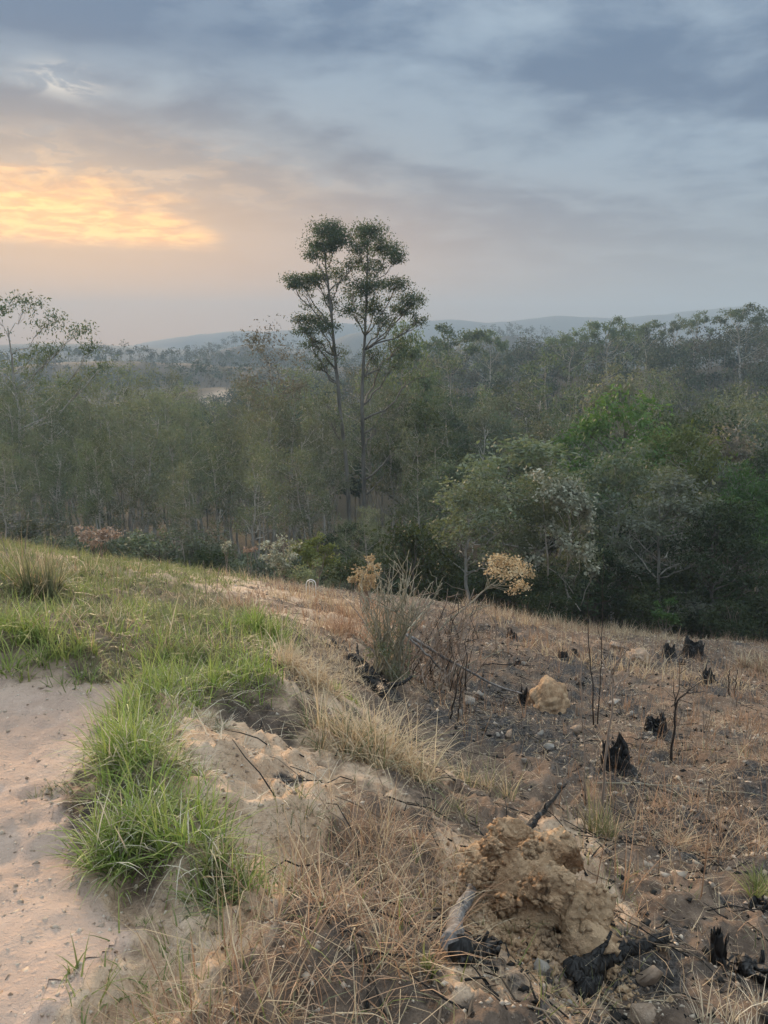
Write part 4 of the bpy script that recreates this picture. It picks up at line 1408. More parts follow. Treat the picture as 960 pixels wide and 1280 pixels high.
sapling('scorched_sapling', (572, 902), [(576, 860), (578, 838)], .010, M_BURNT_TWIG, 'thin scorched stalk beside the white rubble', 69)
sapling('dry_stalk', (620, 812), [(620, 770), (618, 760)], .012, M_TWIG, 'reddish dry stalk under the dry ochre flower head', 70)
for i, (u, v0, v1, du) in enumerate([(30, 705, 640, 6), (12, 705, 668, -12), (60, 700, 650, 22), (258, 742, 700, -4), (270, 742, 705, 5), (100, 700, 672, -6)]):
    sapling('dry_stalk', (u, v0), [(u + du * .4, (v0 + v1) / 2), (u + du, v1)], .010, M_TWIG, 'thin dry stalk sticking up from the crest of the grassy bank', 71 + i)['group'] = 'dry stalks on the bank crest'

# ------------------------------------------------------------------ charred stumps and logs
def jag_stump(name, u, v, w_px, h_px, label, seed, prongs=4, depth=.8, mat=None, lean=0.0, squat=.55, hollow=.5):
    """a burnt stump: ragged shell with splinters and root flare"""
    r = R_(seed)
    b = ground_at(u, v, 1.5, 30)
    k = px_m(u, v, b[1])
    W, H = w_px * k / 2, h_px * k
    root = thing(name, b - np.array([0, 0, .04]), label, 'stump', None, r.uniform(-.3, .3))
    mat = mat or M_CHAR
    ns, nl = 26, 9
    th = np.linspace(0, 2 * np.pi, ns, endpoint=False)
    spike = np.zeros(ns)
    for _ in range(prongs):
        c, wd, a = r.uniform(0, 6.28), r.uniform(.22, .5), r.uniform(.45, 1)
        dd = np.abs((th - c + np.pi) % (2 * np.pi) - np.pi)
        spike = np.maximum(spike, a * np.exp(-(dd / wd) ** 2))
    top = H * (squat + (1 - squat) * spike + r.uniform(-.07, .07, ns))
    rows = []
    for l in range(nl):
        f = l / (nl - 1)
        rr = W * (.80 + .42 * np.exp(-f * 6) - .16 * f) * (1 + .14 * np.sin(3 * th + seed) + r.uniform(-.09, .09, ns))
        rows.append(np.c_[rr * np.cos(th) + lean * H * f, rr * np.sin(th) * depth, f * top])
    for f in (.95, hollow, hollow * .8):
        rr = W * (.50 if f < .9 else .56) * (1 + r.uniform(-.12, .12, ns))
        rows.append(np.c_[rr * np.cos(th) + lean * H * f, rr * np.sin(th) * depth, f * top - .02 * H])
    V = np.concatenate(rows)
    n = len(rows)
    i = np.arange(n - 1)[:, None] * ns
    j = np.arange(ns)[None]
    F4 = np.stack([i + j, i + (j + 1) % ns, i + ns + (j + 1) % ns, i + ns + j], -1).reshape(-1, 4)
    V = np.r_[V, [[lean * H * .4, 0, H * hollow * .4]]]
    F3 = np.c_[(n - 1) * ns + np.arange(ns), (n - 1) * ns + (np.arange(ns) + 1) % ns, np.full(ns, n * ns)]
    V[:, :] += (noise3(V, 3.0 / W, seed, 3) * W * .14)[:, None] * unit(V + 1e-6)
    obj('stump_shell', mesh_np(name, V, F4, F3), mat, root)
    for q in range(3):
        a = r.uniform(0, 6.28)
        p0 = np.array([math.cos(a) * W * .6, math.sin(a) * W * .6 * depth, H * .22])
        p1 = np.array([math.cos(a) * W * 1.7, math.sin(a) * W * 1.5 * depth, -.02])
        obj('root', MB().add(*tube(curve(p0, p1, 5, -.05, .03, r), np.linspace(W * .24, W * .07, 5), 7, .15, seed)).mesh(name + '_root', True), mat, root)
    for q in range(3):
        a = r.uniform(0, 6.28)
        p0 = np.array([math.cos(a) * W * .7, math.sin(a) * W * .7 * depth, H * .3])
        p1 = p0 + np.array([r.normal(0, W * .15), r.normal(0, W * .1), H * r.uniform(.3, .6)])
        obj('splinter', MB().add(*tube(curve(p0, p1, 5, 0, .03, r), np.linspace(W * .2, W * .03, 5), 5, .2, seed + q)).mesh(name + '_splinter'), mat, root)
    return root


jag_stump('charred_stump', 772, 962, 46, 54, 'charred black stump with a tall prong behind the pale sapling', 81, 2, squat=.45)
jag_stump('jagged_stump', 820, 918, 38, 30, 'jagged hollow charred stump streaked with grey beside the bent sapling', 82, 7, squat=.5, hollow=.3)
jag_stump('charred_stump', 865, 822, 30, 25, 'large blocky charred stump at the edge of the dark wood', 83, 3, squat=.75)
jag_stump('charred_stump', 835, 820, 20, 18, 'charred stump next to the large blocky one', 84, 3, squat=.6)
jag_stump('charred_stump', 852, 833, 11, 13, 'small charred stump in front of the blocky pair', 85, 2, squat=.4)
jag_stump('splintered_stump', 886, 852, 19, 25, 'dark splintered stump beside the short scorched stalks', 86, 2, squat=.4)
jag_stump('charred_stump', 655, 878, 18, 32, 'charred stump with a horn-like tip against the tan earth mound', 87, 1, squat=.5)
jag_stump('charred_stump', 640, 798, 15, 20, 'small charred stump below the dry ochre flower head', 88, 3, squat=.4)
jag_stump('charred_stump', 703, 821, 16, 12, 'low charred stump in the middle of the burnt clearing', 89, 3, squat=.6)
jag_stump('charred_stump', 717, 818, 10, 11, 'small round charred stump beside the low one', 90, 2, squat=.7)
jag_stump('charred_stump', 645, 830, 15, 9, 'flat charred remnant near the long fallen pole', 91, 4, squat=.4)
jag_stump('charred_stump', 727, 858, 10, 10, 'tiny charred stub behind the blackened sapling pair', 92, 2)
jag_stump('charred_post', 897, 1206, 24, 70, 'upright charred post-like stump standing alone on bare soil', 93, 1, squat=.82, lean=-.08)
jag_stump('charred_stump', 950, 1135, 34, 24, 'low charred stump beside the green grass tuft', 94, 3, squat=.6)


def log(name, pts, r0, r1, mat, label, seed, lift=.03, sides=10):
    r = R_(seed)
    q = np.array([ground_at(p[0], p[1], 1.4, 20) + np.array([0, 0, lift if len(p) == 2 else p[2]]) for p in pts])
    n = 16
    t = np.linspace(0, len(q) - 1, n)
    c = np.c_[[np.interp(t, range(len(q)), q[:, k]) for k in range(3)]].T + r.normal(0, r0 * .16, (n, 3))
    b = c[0].copy()
    root = thing(name, b, label, 'log')
    rad = np.linspace(r0, r1, n) * r.uniform(.82, 1.18, n)
    obj('log_body', MB().add(*tube(c - b, rad, sides, .16, seed)).mesh(name, True), mat, root)
    for k in range(3):
        i = r.integers(2, n - 2)
        e = c[i] - b + np.array([r.normal(0, r0 * 2), r.normal(0, r0 * 2), r.uniform(r0 * .6, r0 * 2.2)])
        obj('broken_limb', MB().add(*tube(curve(c[i] - b, e, 4, 0, .04, r), np.linspace(r0 * .42, r0 * .15, 4), 6, .2, seed + k)).mesh(name + '_limb'), mat, root)
    return root


log('charred_stick', [(654, 1050, .03), (680, 1030, .10), (708, 998, .17)], .026, .010, M_CHAR, 'charred stick jutting up behind the yellow earth mound', 101)
log('charred_log', [(715, 1225), (755, 1205), (835, 1180)], .048, .030, M_CHAR, 'charred root log lying below the yellow earth mound', 102)
log('charred_log', [(728, 1245), (745, 1218), (722, 1190)], .050, .035, M_CHAR, 'thick charred log end under the earth mound', 103)
log('grey_log', [(560, 1200), (572, 1165), (588, 1125), (592, 1100)], .030, .018, M_DRIFT, 'weathered grey log standing against the side of the earth mound', 104, .06)
log('charred_log', [(575, 1205), (600, 1196), (618, 1190)], .040, .028, M_CHAR, 'short charred log at the foot of the grey log', 105)
log('charred_log', [(918, 1212), (940, 1218), (965, 1235)], .050, .030, M_CHAR, 'charred root running from the charred post-like stump', 106)
log('buried_log', [(408, 806), (440, 824), (462, 838), (486, 862)], .085, .06, M_CHAR, 'dark scorched log half buried in the bank beside the bare shrub', 107, .0)
log('charred_log', [(455, 845), (470, 858), (480, 870)], .10, .06, M_CHAR, 'black charred log end in the bank below the bare shrub', 108, .03)


# ------------------------------------------------------------------ earth mounds and stones
def blob(seed, rad, sub=4, amp=.22, freq=1.6, fine=.05, flat=.0):
    bm = bmesh.new()
    bmesh.ops.create_icosphere(bm, subdivisions=sub, radius=1.0)
    V = np.array([v.co[:] for v in bm.verts])
    F3 = np.array([[v.index for v in f.verts] for f in bm.faces])
    bm.free()
    d = noise3(V, freq, seed, 3) * amp * 2 + noise3(V, freq * 4, seed + 7, 3) * fine * 3
    rq = R_(seed + 1000)
    for kk, am in ((34, 1.6), (150, 1.0), (420, .5)):
        if kk > len(V) / 12:
            continue
        pts = unit(rq.normal(0, 1, (kk, 3))) * rq.uniform(.9, 1.1, (kk, 1))
        ln = rq.uniform(-.6, 1.0, kk)
        d1, d2, ii = np.full(len(V), 9.), np.full(len(V), 9.), np.zeros(len(V), int)
        for q in range(kk):
            dq = ((V - pts[q]) ** 2).sum(1)
            cl_ = dq < d1
            d2 = np.where(cl_, d1, np.minimum(d2, dq))
            ii = np.where(cl_, q, ii)
            d1 = np.where(cl_, dq, d1)
        gap_ = (np.sqrt(d2) - np.sqrt(d1)) * math.sqrt(kk) * .5
        d = d + fine * am * (ln[ii] * .55 * np.clip(gap_ * 3, 0, 1) - .45 * np.exp(-gap_ * 11))
    V = V * (1 + d)[:, None]
    if flat:
        V[:, 2] = np.where(V[:, 2] < -flat, -flat + (V[:, 2] + flat) * .2, V[:, 2])
    return V * np.array(rad), F3


def clod(seed, rad):
    r = R_(seed)
    bm = bmesh.new()
    for p in unit(r.normal(0, 1, (24, 3))) * r.uniform(.72, 1.12, (24, 1)):
        bm.verts.new(p)
    bmesh.ops.convex_hull(bm, input=bm.verts)
    bmesh.ops.delete(bm, geom=[v for v in bm.verts if not v.link_faces], context='VERTS')
    bmesh.ops.triangulate(bm, faces=bm.faces[:])
    for _ in range(4):
        bmesh.ops.subdivide_edges(bm, edges=bm.edges[:], cuts=1, use_grid_fill=True)
    bmesh.ops.triangulate(bm, faces=bm.faces[:])
    bm.verts.index_update()
    V = np.array([v.co[:] for v in bm.verts])
    F3 = np.array([[v.index for v in f.verts] for f in bm.faces])
    bm.free()
    d = noise3(V, 2.2, seed, 3) * .16 + noise3(V, 6.0, seed + 3, 3) * .13 + noise3(V, 15.0, seed + 5, 3) * .12
    V = V * (1 + d)[:, None] + np.c_[noise3(V, 4.0, seed + 11, 3), noise3(V, 4.0, seed + 12, 3), noise3(V, 4.0, seed + 13, 3)] * .05
    return V * np.array(rad), F3


def earth_mound():
    b = ground_at(665, 1150, 1.5, 8)
    y0 = 3.05
    b = np.array([P(665, 1150, y0)[0], y0, 0])
    b[2] = hz(b[0], b[1]) - .02
    root = thing('earth_mound', b, 'upturned mound of crumbly yellow earth with a dark hollow beneath', 'mound')
    W = lambda u, v, y: P(u, v, y) - b
    k = y0 / F * 1.14
    allv, alln = [], []
    lumps = [(655, 1100, 3.2, 74, 62, .75), (700, 1066, 3.25, 40, 42, .9), (612, 1075, 3.3, 44, 40, .9), (728, 1140, 3.05, 46, 50, .8), (690, 1120, 3.02, 46, 44, .7),
             (616, 1196, 2.85, 40, 26, .9), (678, 1215, 2.78, 44, 26, .8), (640, 1050, 3.3, 34, 30, .9), (735, 1180, 2.92, 36, 30, .9), (600, 1120, 3.15, 28, 36, .8), (660, 1150, 2.98, 36, 26, .7)]
    rj = R_(118)
    for _ in range(16):
        lumps.append((rj.uniform(590, 750), rj.uniform(1050, 1200), rj.uniform(2.9, 3.0), rj.uniform(10, 20), rj.uniform(8, 15), .9))
    for i, (u, v, y, a, c, dp) in enumerate(lumps):
        V, F3 = clod(110 + i, (a * k, a * k * dp, c * k))
        obj('clod', mesh_np('earth_clod', V + W(u, v, y), None, F3, smooth=False), M_EARTH, root)
        allv.append(V + W(u, v, y))
        alln.append(unit(V / np.array([a, a * dp, c])))

    rq = R_(120)
    vv = np.concatenate(allv)
    pick = rq.choice(len(vv), 5200)
    c = vv[pick] + rq.normal(0, .006, (5200, 3))
    fall = rq.uniform(0, 1, 5200) < .45
    gx = c[:, 0] + b[0] + rq.normal(0, .10, 5200)
    gy = c[:, 1] + b[1] - np.abs(rq.normal(0, .16, 5200))
    c = np.where(fall[:, None], np.c_[gx - b[0], gy - b[1], height(gx, gy) - b[2] + .004], c)
    sz = .005 + .020 * rq.uniform(0, 1, 5200) ** 2.5
    oc = np.array([[1, 0, 0], [0, 1, 0], [-1, 0, 0], [0, -1, 0], [0, 0, .8], [0, 0, -.8]], float)
    V = c[:, None] + (oc[None] * rq.uniform(.6, 1.2, (5200, 6, 1)) + rq.normal(0, .25, (5200, 6, 3))) * sz[:, None, None]
    f = np.array([[0, 1, 4], [1, 2, 4], [2, 3, 4], [3, 0, 4], [1, 0, 5], [2, 1, 5], [3, 2, 5], [0, 3, 5]])
    cr = obj('crumbs', mesh_np('mound_crumbs', V.reshape(-1, 3), None, (np.arange(5200)[:, None, None] * 6 + f[None]).reshape(-1, 3)), M_EARTH, root)
    cr['kind'] = 'stuff'


earth_mound()


def angular(seed, rad):
    """an angular stone: the hull of a few scattered points, edges slightly worn"""
    r = R_(seed)
    bm = bmesh.new()
    for p in unit(r.normal(0, 1, (17, 3))) * r.uniform(.75, 1.1, (17, 1)):
        bm.verts.new(p)
    h = bmesh.ops.convex_hull(bm, input=bm.verts)
    bmesh.ops.delete(bm, geom=[v for v in bm.verts if not v.link_faces], context='VERTS')
    bmesh.ops.bevel(bm, geom=bm.edges[:], offset=.05, segments=1, affect='EDGES')
    bmesh.ops.triangulate(bm, faces=bm.faces[:])
    bmesh.ops.subdivide_edges(bm, edges=bm.edges[:], cuts=1)
    bmesh.ops.triangulate(bm, faces=bm.faces[:])
    bm.verts.index_update()
    V = np.array([v.co[:] for v in bm.verts])
    F3 = np.array([[v.index for v in f.verts] for f in bm.faces])
    bm.free()
    V = V * (1 + noise3(V, 2.4, seed, 3) * .10)[:, None]
    return V * np.array(rad), F3


def mound(name, u, v, w_px, h_px, mat, label, seed, cat='mound', sub=4, sink=.25, amp=.14, fine=.04, freq=1.5):
    b = ground_at(u, v, 1.4, 30)
    k = px_m(u, v, b[1])
    W, H = w_px * k / 2, h_px * k
    V, F3 = angular(seed, (W, W * .75, H * .62)) if cat == 'stone' else blob(seed, (W, W * .75, H * .62), sub, amp, freq, fine)
    o = obj(name, mesh_np(name, V, None, F3, smooth=sub > 3), mat, None, b + np.array([0, W * .4, H * .62 - H * sink]))
    o.rotation_euler = (0, 0, seed * .7)
    return tag(o, label, cat)


mound('earth_hump', 690, 886, 70, 46, M_EARTH, 'rounded tan earth hump leaning on the horn-tipped charred stump', 132, sub=6, sink=.62, amp=.24, fine=.035)
mound('earth_hump', 800, 826, 34, 14, M_TAN_STONE, 'low pale earth hump near the small charred stumps', 133, sink=.5, sub=5, amp=.2, fine=.07)
stones = [(598, 875, 15, 11, 1, 'bright white stone on the ash beside the dead brush'), (575, 897, 9, 12, 1, 'small upright white stone beside the scorched stalks'),
          (587, 882, 24, 8, 1, 'flat white rubble stone on the ash patch'), (676, 920, 10, 9, 1, 'small round white stone on grey ground below the earth hump'),
          (687, 940, 17, 9, 1, 'long pale stone lying below the round white one'), (638, 926, 22, 10, 0, 'flat tan stone at the front of the ash patch'),
          (622, 925, 9, 6, 1, 'small white stone touching the flat tan stone'), (655, 954, 9, 7, 1, 'tiny white stone above the grass stems'), (722, 917, 19, 11, 0, 'tan stone beside the blackened sapling pair'),
          (770, 882, 21, 6, 1, 'thin white slab lying beyond the blackened saplings'), (790, 895, 9, 6, 1, 'small pale stone beyond the white slab'),
          (678, 1222, 28, 24, 1, 'large cream stone at the foot of the yellow earth mound'), (815, 1236, 38, 28, 0, 'tan stone by the charred root log'),
          (805, 1284, 48, 28, 0, 'large tan stone at the foot of the slope below the charred log'), (712, 1258, 12, 6, 1, 'small white stone below the charred log end'),
          (956, 1150, 9, 6, 1, 'white pebble near the low charred stump'), (770, 812, 18, 7, 0, 'flat tan stone near the edge of the wood'),
          (655, 832, 9, 5, 1, 'small pale stone near the flat charred remnant'), (848, 990, 8, 6, 1, 'white pebble in the dry grass beyond the pale sapling'), (135, 1000, 9, 7, 0, 'small tan stone on the path edge'), (700, 985, 9, 6, 1, 'pale pebble beside the thin brown stalk')]
for i, (u, v, w, h, wh, lab) in enumerate(stones):
    mound('stone', u, v, w, h, M_STONE if wh else M_TAN_STONE, lab, 140 + i, 'stone', 3, .3, .22, .03, 1.1)


def hoop_stand():
    b = ground_at(389, 748, 8, 26)
    y0 = b[1]
    k = px_m(389, 740, y0)
    root = thing('metal_hoop_stand', b - np.array([0, 0, .03]), 'small white metal stand of bent hoops on the far crest', 'stand')
    def U(w, h, dy, dx):
        t = np.linspace(0, np.pi, 9)
        return np.array([[dx - w, dy, 0]] + [[dx - w * math.cos(a), dy, h - w + w * math.sin(a)] for a in t] + [[dx + w, dy, 0]])
    obj('hoop', MB().add(*tube(U(6 * k, 26 * k, 0, 0), .6 * k, 8)).mesh('hoop', True), M_WHITE, root)
    obj('hoop', MB().add(*tube(U(2.4 * k, 22 * k, .10, -.4 * k), .34 * k, 8)).mesh('hoop', True), M_WHITE, root)
    obj('cross_bar', MB().add(*tube([(-6 * k, 0, 1.5 * k), (6 * k, .1, 1.5 * k)], .5 * k, 6)).mesh('bar', True), M_WHITE, root)


hoop_stand()

# ------------------------------------------------------------------ grass
GREEN = ((.125, .170, .050), (.245, .280, .095), (.48, .42, .24))
LUSH = ((.150, .235, .045), (.310, .400, .095), (.54, .50, .26))
DULL = ((.125, .150, .068), (.240, .245, .130), (.50, .43, .29))
STRAW = ((.36, .265, .160), (.64, .51, .33), (.74, .63, .46))
RUSTY = ((.240, .140, .085), (.460, .300, .190), (.60, .45, .31))
PALE = ((.50, .43, .31), (.72, .64, .49), (.78, .72, .60))


def grass_mass(name, label, seed, specs, mat):
    """specs: (zone weights function, y range, tufts per m2, blades per tuft, tuft radius, length, width, lean, curl, colours, segments)"""
    r = R_(seed)
    mb = MB()
    tot = 0
    for (wf, y0, y1, dens, nb, trad, ln, wd, lean, curl, cols, seg) in specs:
        hw = lambda y: .56 * y + .9
        area = (y1 - y0) * (hw(y0) + hw(y1))
        n = int(area * dens)
        y = r.uniform(y0, y1, n)
        x = r.uniform(-1, 1, n) * hw(y1)
        ok = np.abs(x) < hw(y)
        x, y = x[ok], y[ok]
        w = wf(x, y)
        ok = r.uniform(0, 1, len(x)) < w
        x, y = x[ok], y[ok]
        if not len(x):
            continue
        k = np.maximum(1, r.poisson(nb, len(x)))
        idx = np.repeat(np.arange(len(x)), k)
        m = len(idx)
        a = r.uniform(0, 2 * np.pi, m)
        rr = trad * np.sqrt(r.uniform(0, 1, m))
        bx, by = x[idx] + rr * np.cos(a), y[idx] + rr * np.sin(a)
        bz = height(bx, by) - .012
        sc = r.uniform(.55, 1.3, len(x))[idx]
        L = r.uniform(ln[0], ln[1], m) * sc
        az = a + r.normal(0, .7, m)
        V, F4, kk, prof = blades(r, np.c_[bx, by, bz], L, r.uniform(wd[0], wd[1], m), np.abs(r.normal(lean[0], lean[1], m)), r.normal(curl[0], curl[1], m), az, seg)
        mb.add(V, F4, None, blade_cols(r, m, kk, prof, *cols))
        tot += m
    print(name, tot)
    return tag(obj(name, mb.mesh(name), mat), label, 'grass', None, 'stuff')


def Z(*names, f=None):
    def w(x, y):
        z = zones(x, y, None, names)
        t = np.zeros_like(x)
        for n in names:
            t = np.maximum(t, z[n])
        if f is not None:
            t = t * f(x, y)
        return t
    return w


patch = lambda s, lo, hi, sc=1.0: (lambda x, y: sstep(fbm(x * sc, y * sc, s, 3), lo, hi))
grass_mass('green_grass', 'green grass covering the bank and lining the path', 601, [
    (Z('berm'), 1.8, 5.2, 420, 9, .06, (.09, .27), (.004, .009), (.45, .3), (.8, .5), LUSH, 3),
    (Z('berm'), 1.8, 5.2, 300, 6, .06, (.06, .24), (.004, .008), (.8, .3), (.9, .5), DULL, 3),
    (Z('meadow', f=patch(71, -.1, .35, .8)), 4.2, 9, 115, 9, .07, (.10, .30), (.006, .012), (.35, .25), (.8, .5), LUSH, 3),
    (Z('meadow'), 4.2, 9, 80, 7, .08, (.08, .22), (.006, .011), (.6, .3), (.8, .5), GREEN, 2),
    (Z('meadow', 'crestdry', f=lambda x, y: sstep(x, -2.5, -4.5)), 8, 20, 44, 8, .12, (.10, .30), (.010, .018), (.5, .3), (.7, .5), GREEN, 2),
    (Z('meadow'), 5, 17, 22, 6, .10, (.10, .30), (.008, .014), (.5, .3), (.7, .5), DULL, 2),
    (Z('mixgreen', f=patch(72, -.3, .25, 2.2)), 1.4, 3.8, 330, 7, .06, (.05, .17), (.003, .006), (.75, .3), (.7, .5), DULL, 3),
    (Z('mixgreen', f=patch(82, -.1, .3, 2.6)), 1.4, 3.8, 120, 7, .05, (.06, .19), (.003, .007), (.6, .3), (.7, .5), GREEN, 3),
    (Z('mixgreen', 'straw', 'soil2'), 1.4, 4.2, 40, 4, .03, (.05, .18), (.003, .006), (.4, .3), (.6, .5), GREEN, 3),
    (Z('field', f=patch(73, .12, .4, .9)), 2.2, 9, 26, 5, .05, (.05, .2), (.004, .007), (.35, .25), (.5, .5), DULL, 2),
    (Z('path', f=patch(74, -.05, .4, 2.0)), 1.4, 4.8, 34, 4, .03, (.02, .07), (.002, .005), (.8, .3), (.4, .4), DULL, 2),
    (Z('bank', f=patch(83, -.05, .3, 1.8)), 1.4, 5.0, 70, 5, .06, (.04, .15), (.003, .006), (.8, .3), (.7, .5), DULL, 2),
], M_GRASS)
everywhere = lambda x, y: 1 - np.clip(sum(zones(x, y, None, ('path', 'meadow')).values()), 0, 1)
grass_mass('dry_grass', 'dry straw and rusty grass over the burnt clearing', 602, [
    (Z('straw'), 1.3, 3.8, 330, 6, .05, (.10, .34), (.0022, .0048), (.75, .45), (.9, .8), RUSTY, 3),
    (Z('straw'), 1.3, 3.8, 150, 5, .05, (.12, .40), (.0022, .0050), (.7, .45), (.9, .8), STRAW, 3),
    (Z('straw2', f=patch(75, -.3, .25, .9)), 4.0, 9.5, 110, 6, .07, (.12, .34), (.004, .007), (.75, .4), (.8, .7), RUSTY, 3),
    (Z('straw2'), 4.0, 9.5, 40, 4, .06, (.12, .36), (.004, .007), (.8, .4), (.7, .7), STRAW, 3),
    (Z('straw3'), 4.6, 9.5, 120, 7, .06, (.10, .3), (.004, .008), (.6, .4), (.9, .7), STRAW, 3),
    (Z('field', f=patch(76, -.3, .25, .7)), 2.2, 10, 95, 4, .06, (.05, .20), (.003, .006), (.7, .45), (.5, .6), RUSTY, 2),
    (Z('field', f=patch(81, -.1, .3, .6)), 2.2, 12, 50, 4, .06, (.06, .22), (.003, .006), (.8, .4), (.5, .6), STRAW, 2),
    (Z('field', f=patch(76, -.25, .3, .5)), 10, 27, 26, 6, .10, (.10, .38), (.009, .016), (.35, .3), (.5, .5), RUSTY, 2),
    (Z('field', f=patch(77, -.2, .3, .4)), 14, 27, 16, 6, .12, (.15, .50), (.010, .018), (.35, .3), (.5, .5), STRAW, 2),
    (Z('field'), 3.5, 24, 7, 3, .05, (.25, .60), (.004, .008), (.15, .12), (.3, .3), RUSTY, 3),
    (Z('field'), 3.5, 20, 4, 2, .04, (.15, .45), (.004, .008), (.12, .12), (.15, .2), ((.02, .018, .016), (.10, .075, .06), (.2, .15, .1)), 2),
    (Z('ochre'), 9, 18, 45, 7, .10, (.15, .38), (.008, .014), (.35, .3), (.5, .5), RUSTY, 2),
    (Z('crestdry', f=lambda x, y: patch(79, -.15, .3, .6)(x, y) * sstep(x, -6.5, -3.0)), 8, 27, 22, 7, .10, (.12, .40), (.009, .016), (.4, .3), (.5, .5), STRAW, 2),
    (Z('crestdry', f=patch(80, -.1, .3, .6)), 8, 27, 14, 6, .10, (.12, .40), (.009, .016), (.4, .3), (.5, .5), RUSTY, 2),
    (Z('meadow', f=patch(78, 0, .4, .8)), 4.2, 15, 36, 5, .08, (.12, .34), (.006, .011), (.5, .3), (.7, .5), STRAW, 2),
    (Z('berm'), 1.8, 5.2, 170, 4, .06, (.06, .24), (.003, .007), (.9, .35), (.8, .5), PALE, 3),
    (Z('soil'), 1.8, 4.8, 40, 4, .05, (.06, .2), (.003, .006), (.8, .3), (.8, .5), PALE, 3),
    (Z('mixgreen', 'soil2'), 1.4, 4.2, 60, 4, .05, (.06, .22), (.002, .004), (.8, .4), (.6, .6), STRAW, 2),
], M_STRAW)
grass_mass('straw_litter', 'scattered straw and stalk litter lying on the bare ground', 603, [
    (lambda x, y: everywhere(x, y) * .9, 1.4, 6, 260, 2, .05, (.03, .13), (.0018, .0040), (1.42, .10), (.1, .15), STRAW, 1),
    (lambda x, y: everywhere(x, y) * .9, 1.4, 6, 160, 2, .05, (.03, .12), (.0018, .0040), (1.42, .10), (.1, .15), ((.10, .075, .055), (.26, .19, .14), (.3, .24, .18)), 1),
    (Z('path'), 1.4, 5, 30, 2, .05, (.02, .07), (.0018, .0035), (1.42, .10), (.1, .15), ((.16, .12, .08), (.5, .4, .27), (.5, .4, .3)), 1),
    (lambda x, y: everywhere(x, y) * .9, 6, 14, 130, 2, .06, (.06, .22), (.004, .008), (1.40, .12), (.1, .15), STRAW, 1),
    (lambda x, y: everywhere(x, y) * .9, 6, 14, 100, 2, .06, (.06, .22), (.004, .008), (1.40, .12), (.1, .15), ((.06, .05, .04), (.20, .15, .11), (.3, .24, .18)), 1),
    (lambda x, y: everywhere(x, y) * .9, 14, 27, 40, 2, .10, (.10, .3), (.010, .018), (1.38, .12), (.1, .15), STRAW, 1),
], M_STRAW)


def tussock(name, u, v, rad_px, h_px, n, cols, label, seed, lean=.35, curl=1.0, wd=(.004, .008), mat=None, inner=None, mix=.5):
    r = R_(seed)
    b = ground_at(u, v, 1.4, 25)
    k = px_m(u, v, b[1])
    Rm, L = rad_px * k, h_px * k * 1.25
    a = r.uniform(0, 2 * np.pi, n)
    ks = max(3, n // 22)
    sa, sr_ = r.uniform(0, 2 * np.pi, ks), Rm * .85 * np.sqrt(r.uniform(0, 1, ks))
    si = r.integers(0, ks, n)
    rr = Rm * .17 * np.sqrt(r.uniform(0, 1, n))
    bx, by = sr_[si] * np.cos(sa[si]) + rr * np.cos(a), (sr_[si] * np.sin(sa[si]) + rr * np.sin(a)) * .8
    bz = height(bx + b[0], by + b[1]) - b[2] - .015
    hs = r.uniform(.5, 1.1, ks)[si]
    mb = MB()
    V, F4, kk, prof = blades(r, np.c_[bx, by, bz], L * hs * r.uniform(.45, 1.15, n), r.uniform(wd[0], wd[1], n) * max(1, b[1] / 4.5), np.abs(r.normal(lean, .30, n)), r.normal(curl, .6, n), a + r.normal(0, .9, n), 4)
    c = blade_cols(r, n, kk, prof, *cols)
    if inner is not None:
        c2 = blade_cols(r, n, kk, prof, *inner)
        pick = np.repeat(r.uniform(0, 1, n) < mix, kk)
        c = np.where(pick[:, None], c2, c)
    mb.add(V, F4, None, c)
    o = obj(name, mb.mesh(name), mat or M_GRASS, None, b)
    return tag(o, label, 'grass')


T = tussock
T('straw_tussock', 470, 945, 85, 92, 820, STRAW, 'large arching straw-yellow grass tussock below the bare soil mound', 701, .35, 1.3, (.005, .009), M_STRAW, DULL, .18)
T('straw_tussock', 415, 925, 50, 50, 260, STRAW, 'straw and green grass tussock beside the large arching one', 702, .35, 1.2, (.005, .009), M_STRAW, DULL, .45)
T('dry_tussock', 385, 850, 48, 48, 420, STRAW, 'bleached dry grass tussock at the end of the green bank', 703, .4, 1.2, (.004, .008), M_STRAW)
T('green_tussock', 338, 802, 32, 30, 420, LUSH, 'bright green grass tussock at the tip of the grassy bank', 704, .25, .8, (.005, .009))
T('green_tussock', 432, 872, 22, 14, 260, LUSH, 'small patch of deep green grass beside the weathered log', 705, .35, .8, (.004, .007))
T('mixed_tussock', 600, 985, 48, 48, 200, DULL, 'thin mixed green and straw tussock above the earth mound', 706, .3, 1.0, (.003, .006), None, STRAW, .5)
T('green_tussock', 742, 1040, 36, 60, 150, DULL, 'sparse dark green stems just behind the earth mound', 707, .15, .4, (.004, .007), None, STRAW, .2)
T('green_tussock', 945, 1118, 34, 36, 130, GREEN, 'fresh green tuft sprouting beside the low charred stump', 708, .35, .7, (.005, .010))
T('reed_clump', 52, 748, 24, 70, 260, DULL, 'tall dark spiky grass clump on the grassy bank', 709, .18, .35, (.006, .011), None, STRAW, .25)
T('yellow_tussock', 70, 828, 70, 55, 300, ((.20, .27, .07), (.36, .40, .12), (.5, .45, .24)), 'tall yellow-green grass tussock above the path', 710, .3, .8, (.006, .011))
T('green_tussock', 275, 1108, 44, 48, 300, GREEN, 'spiky green tussock at the near end of the berm', 711, .45, .8, (.004, .008), None, PALE, .15)
T('green_tussock', 165, 1065, 58, 70, 520, LUSH, 'thick bright green tussock overhanging the path edge', 712, .5, .9, (.004, .009), None, PALE, .22)
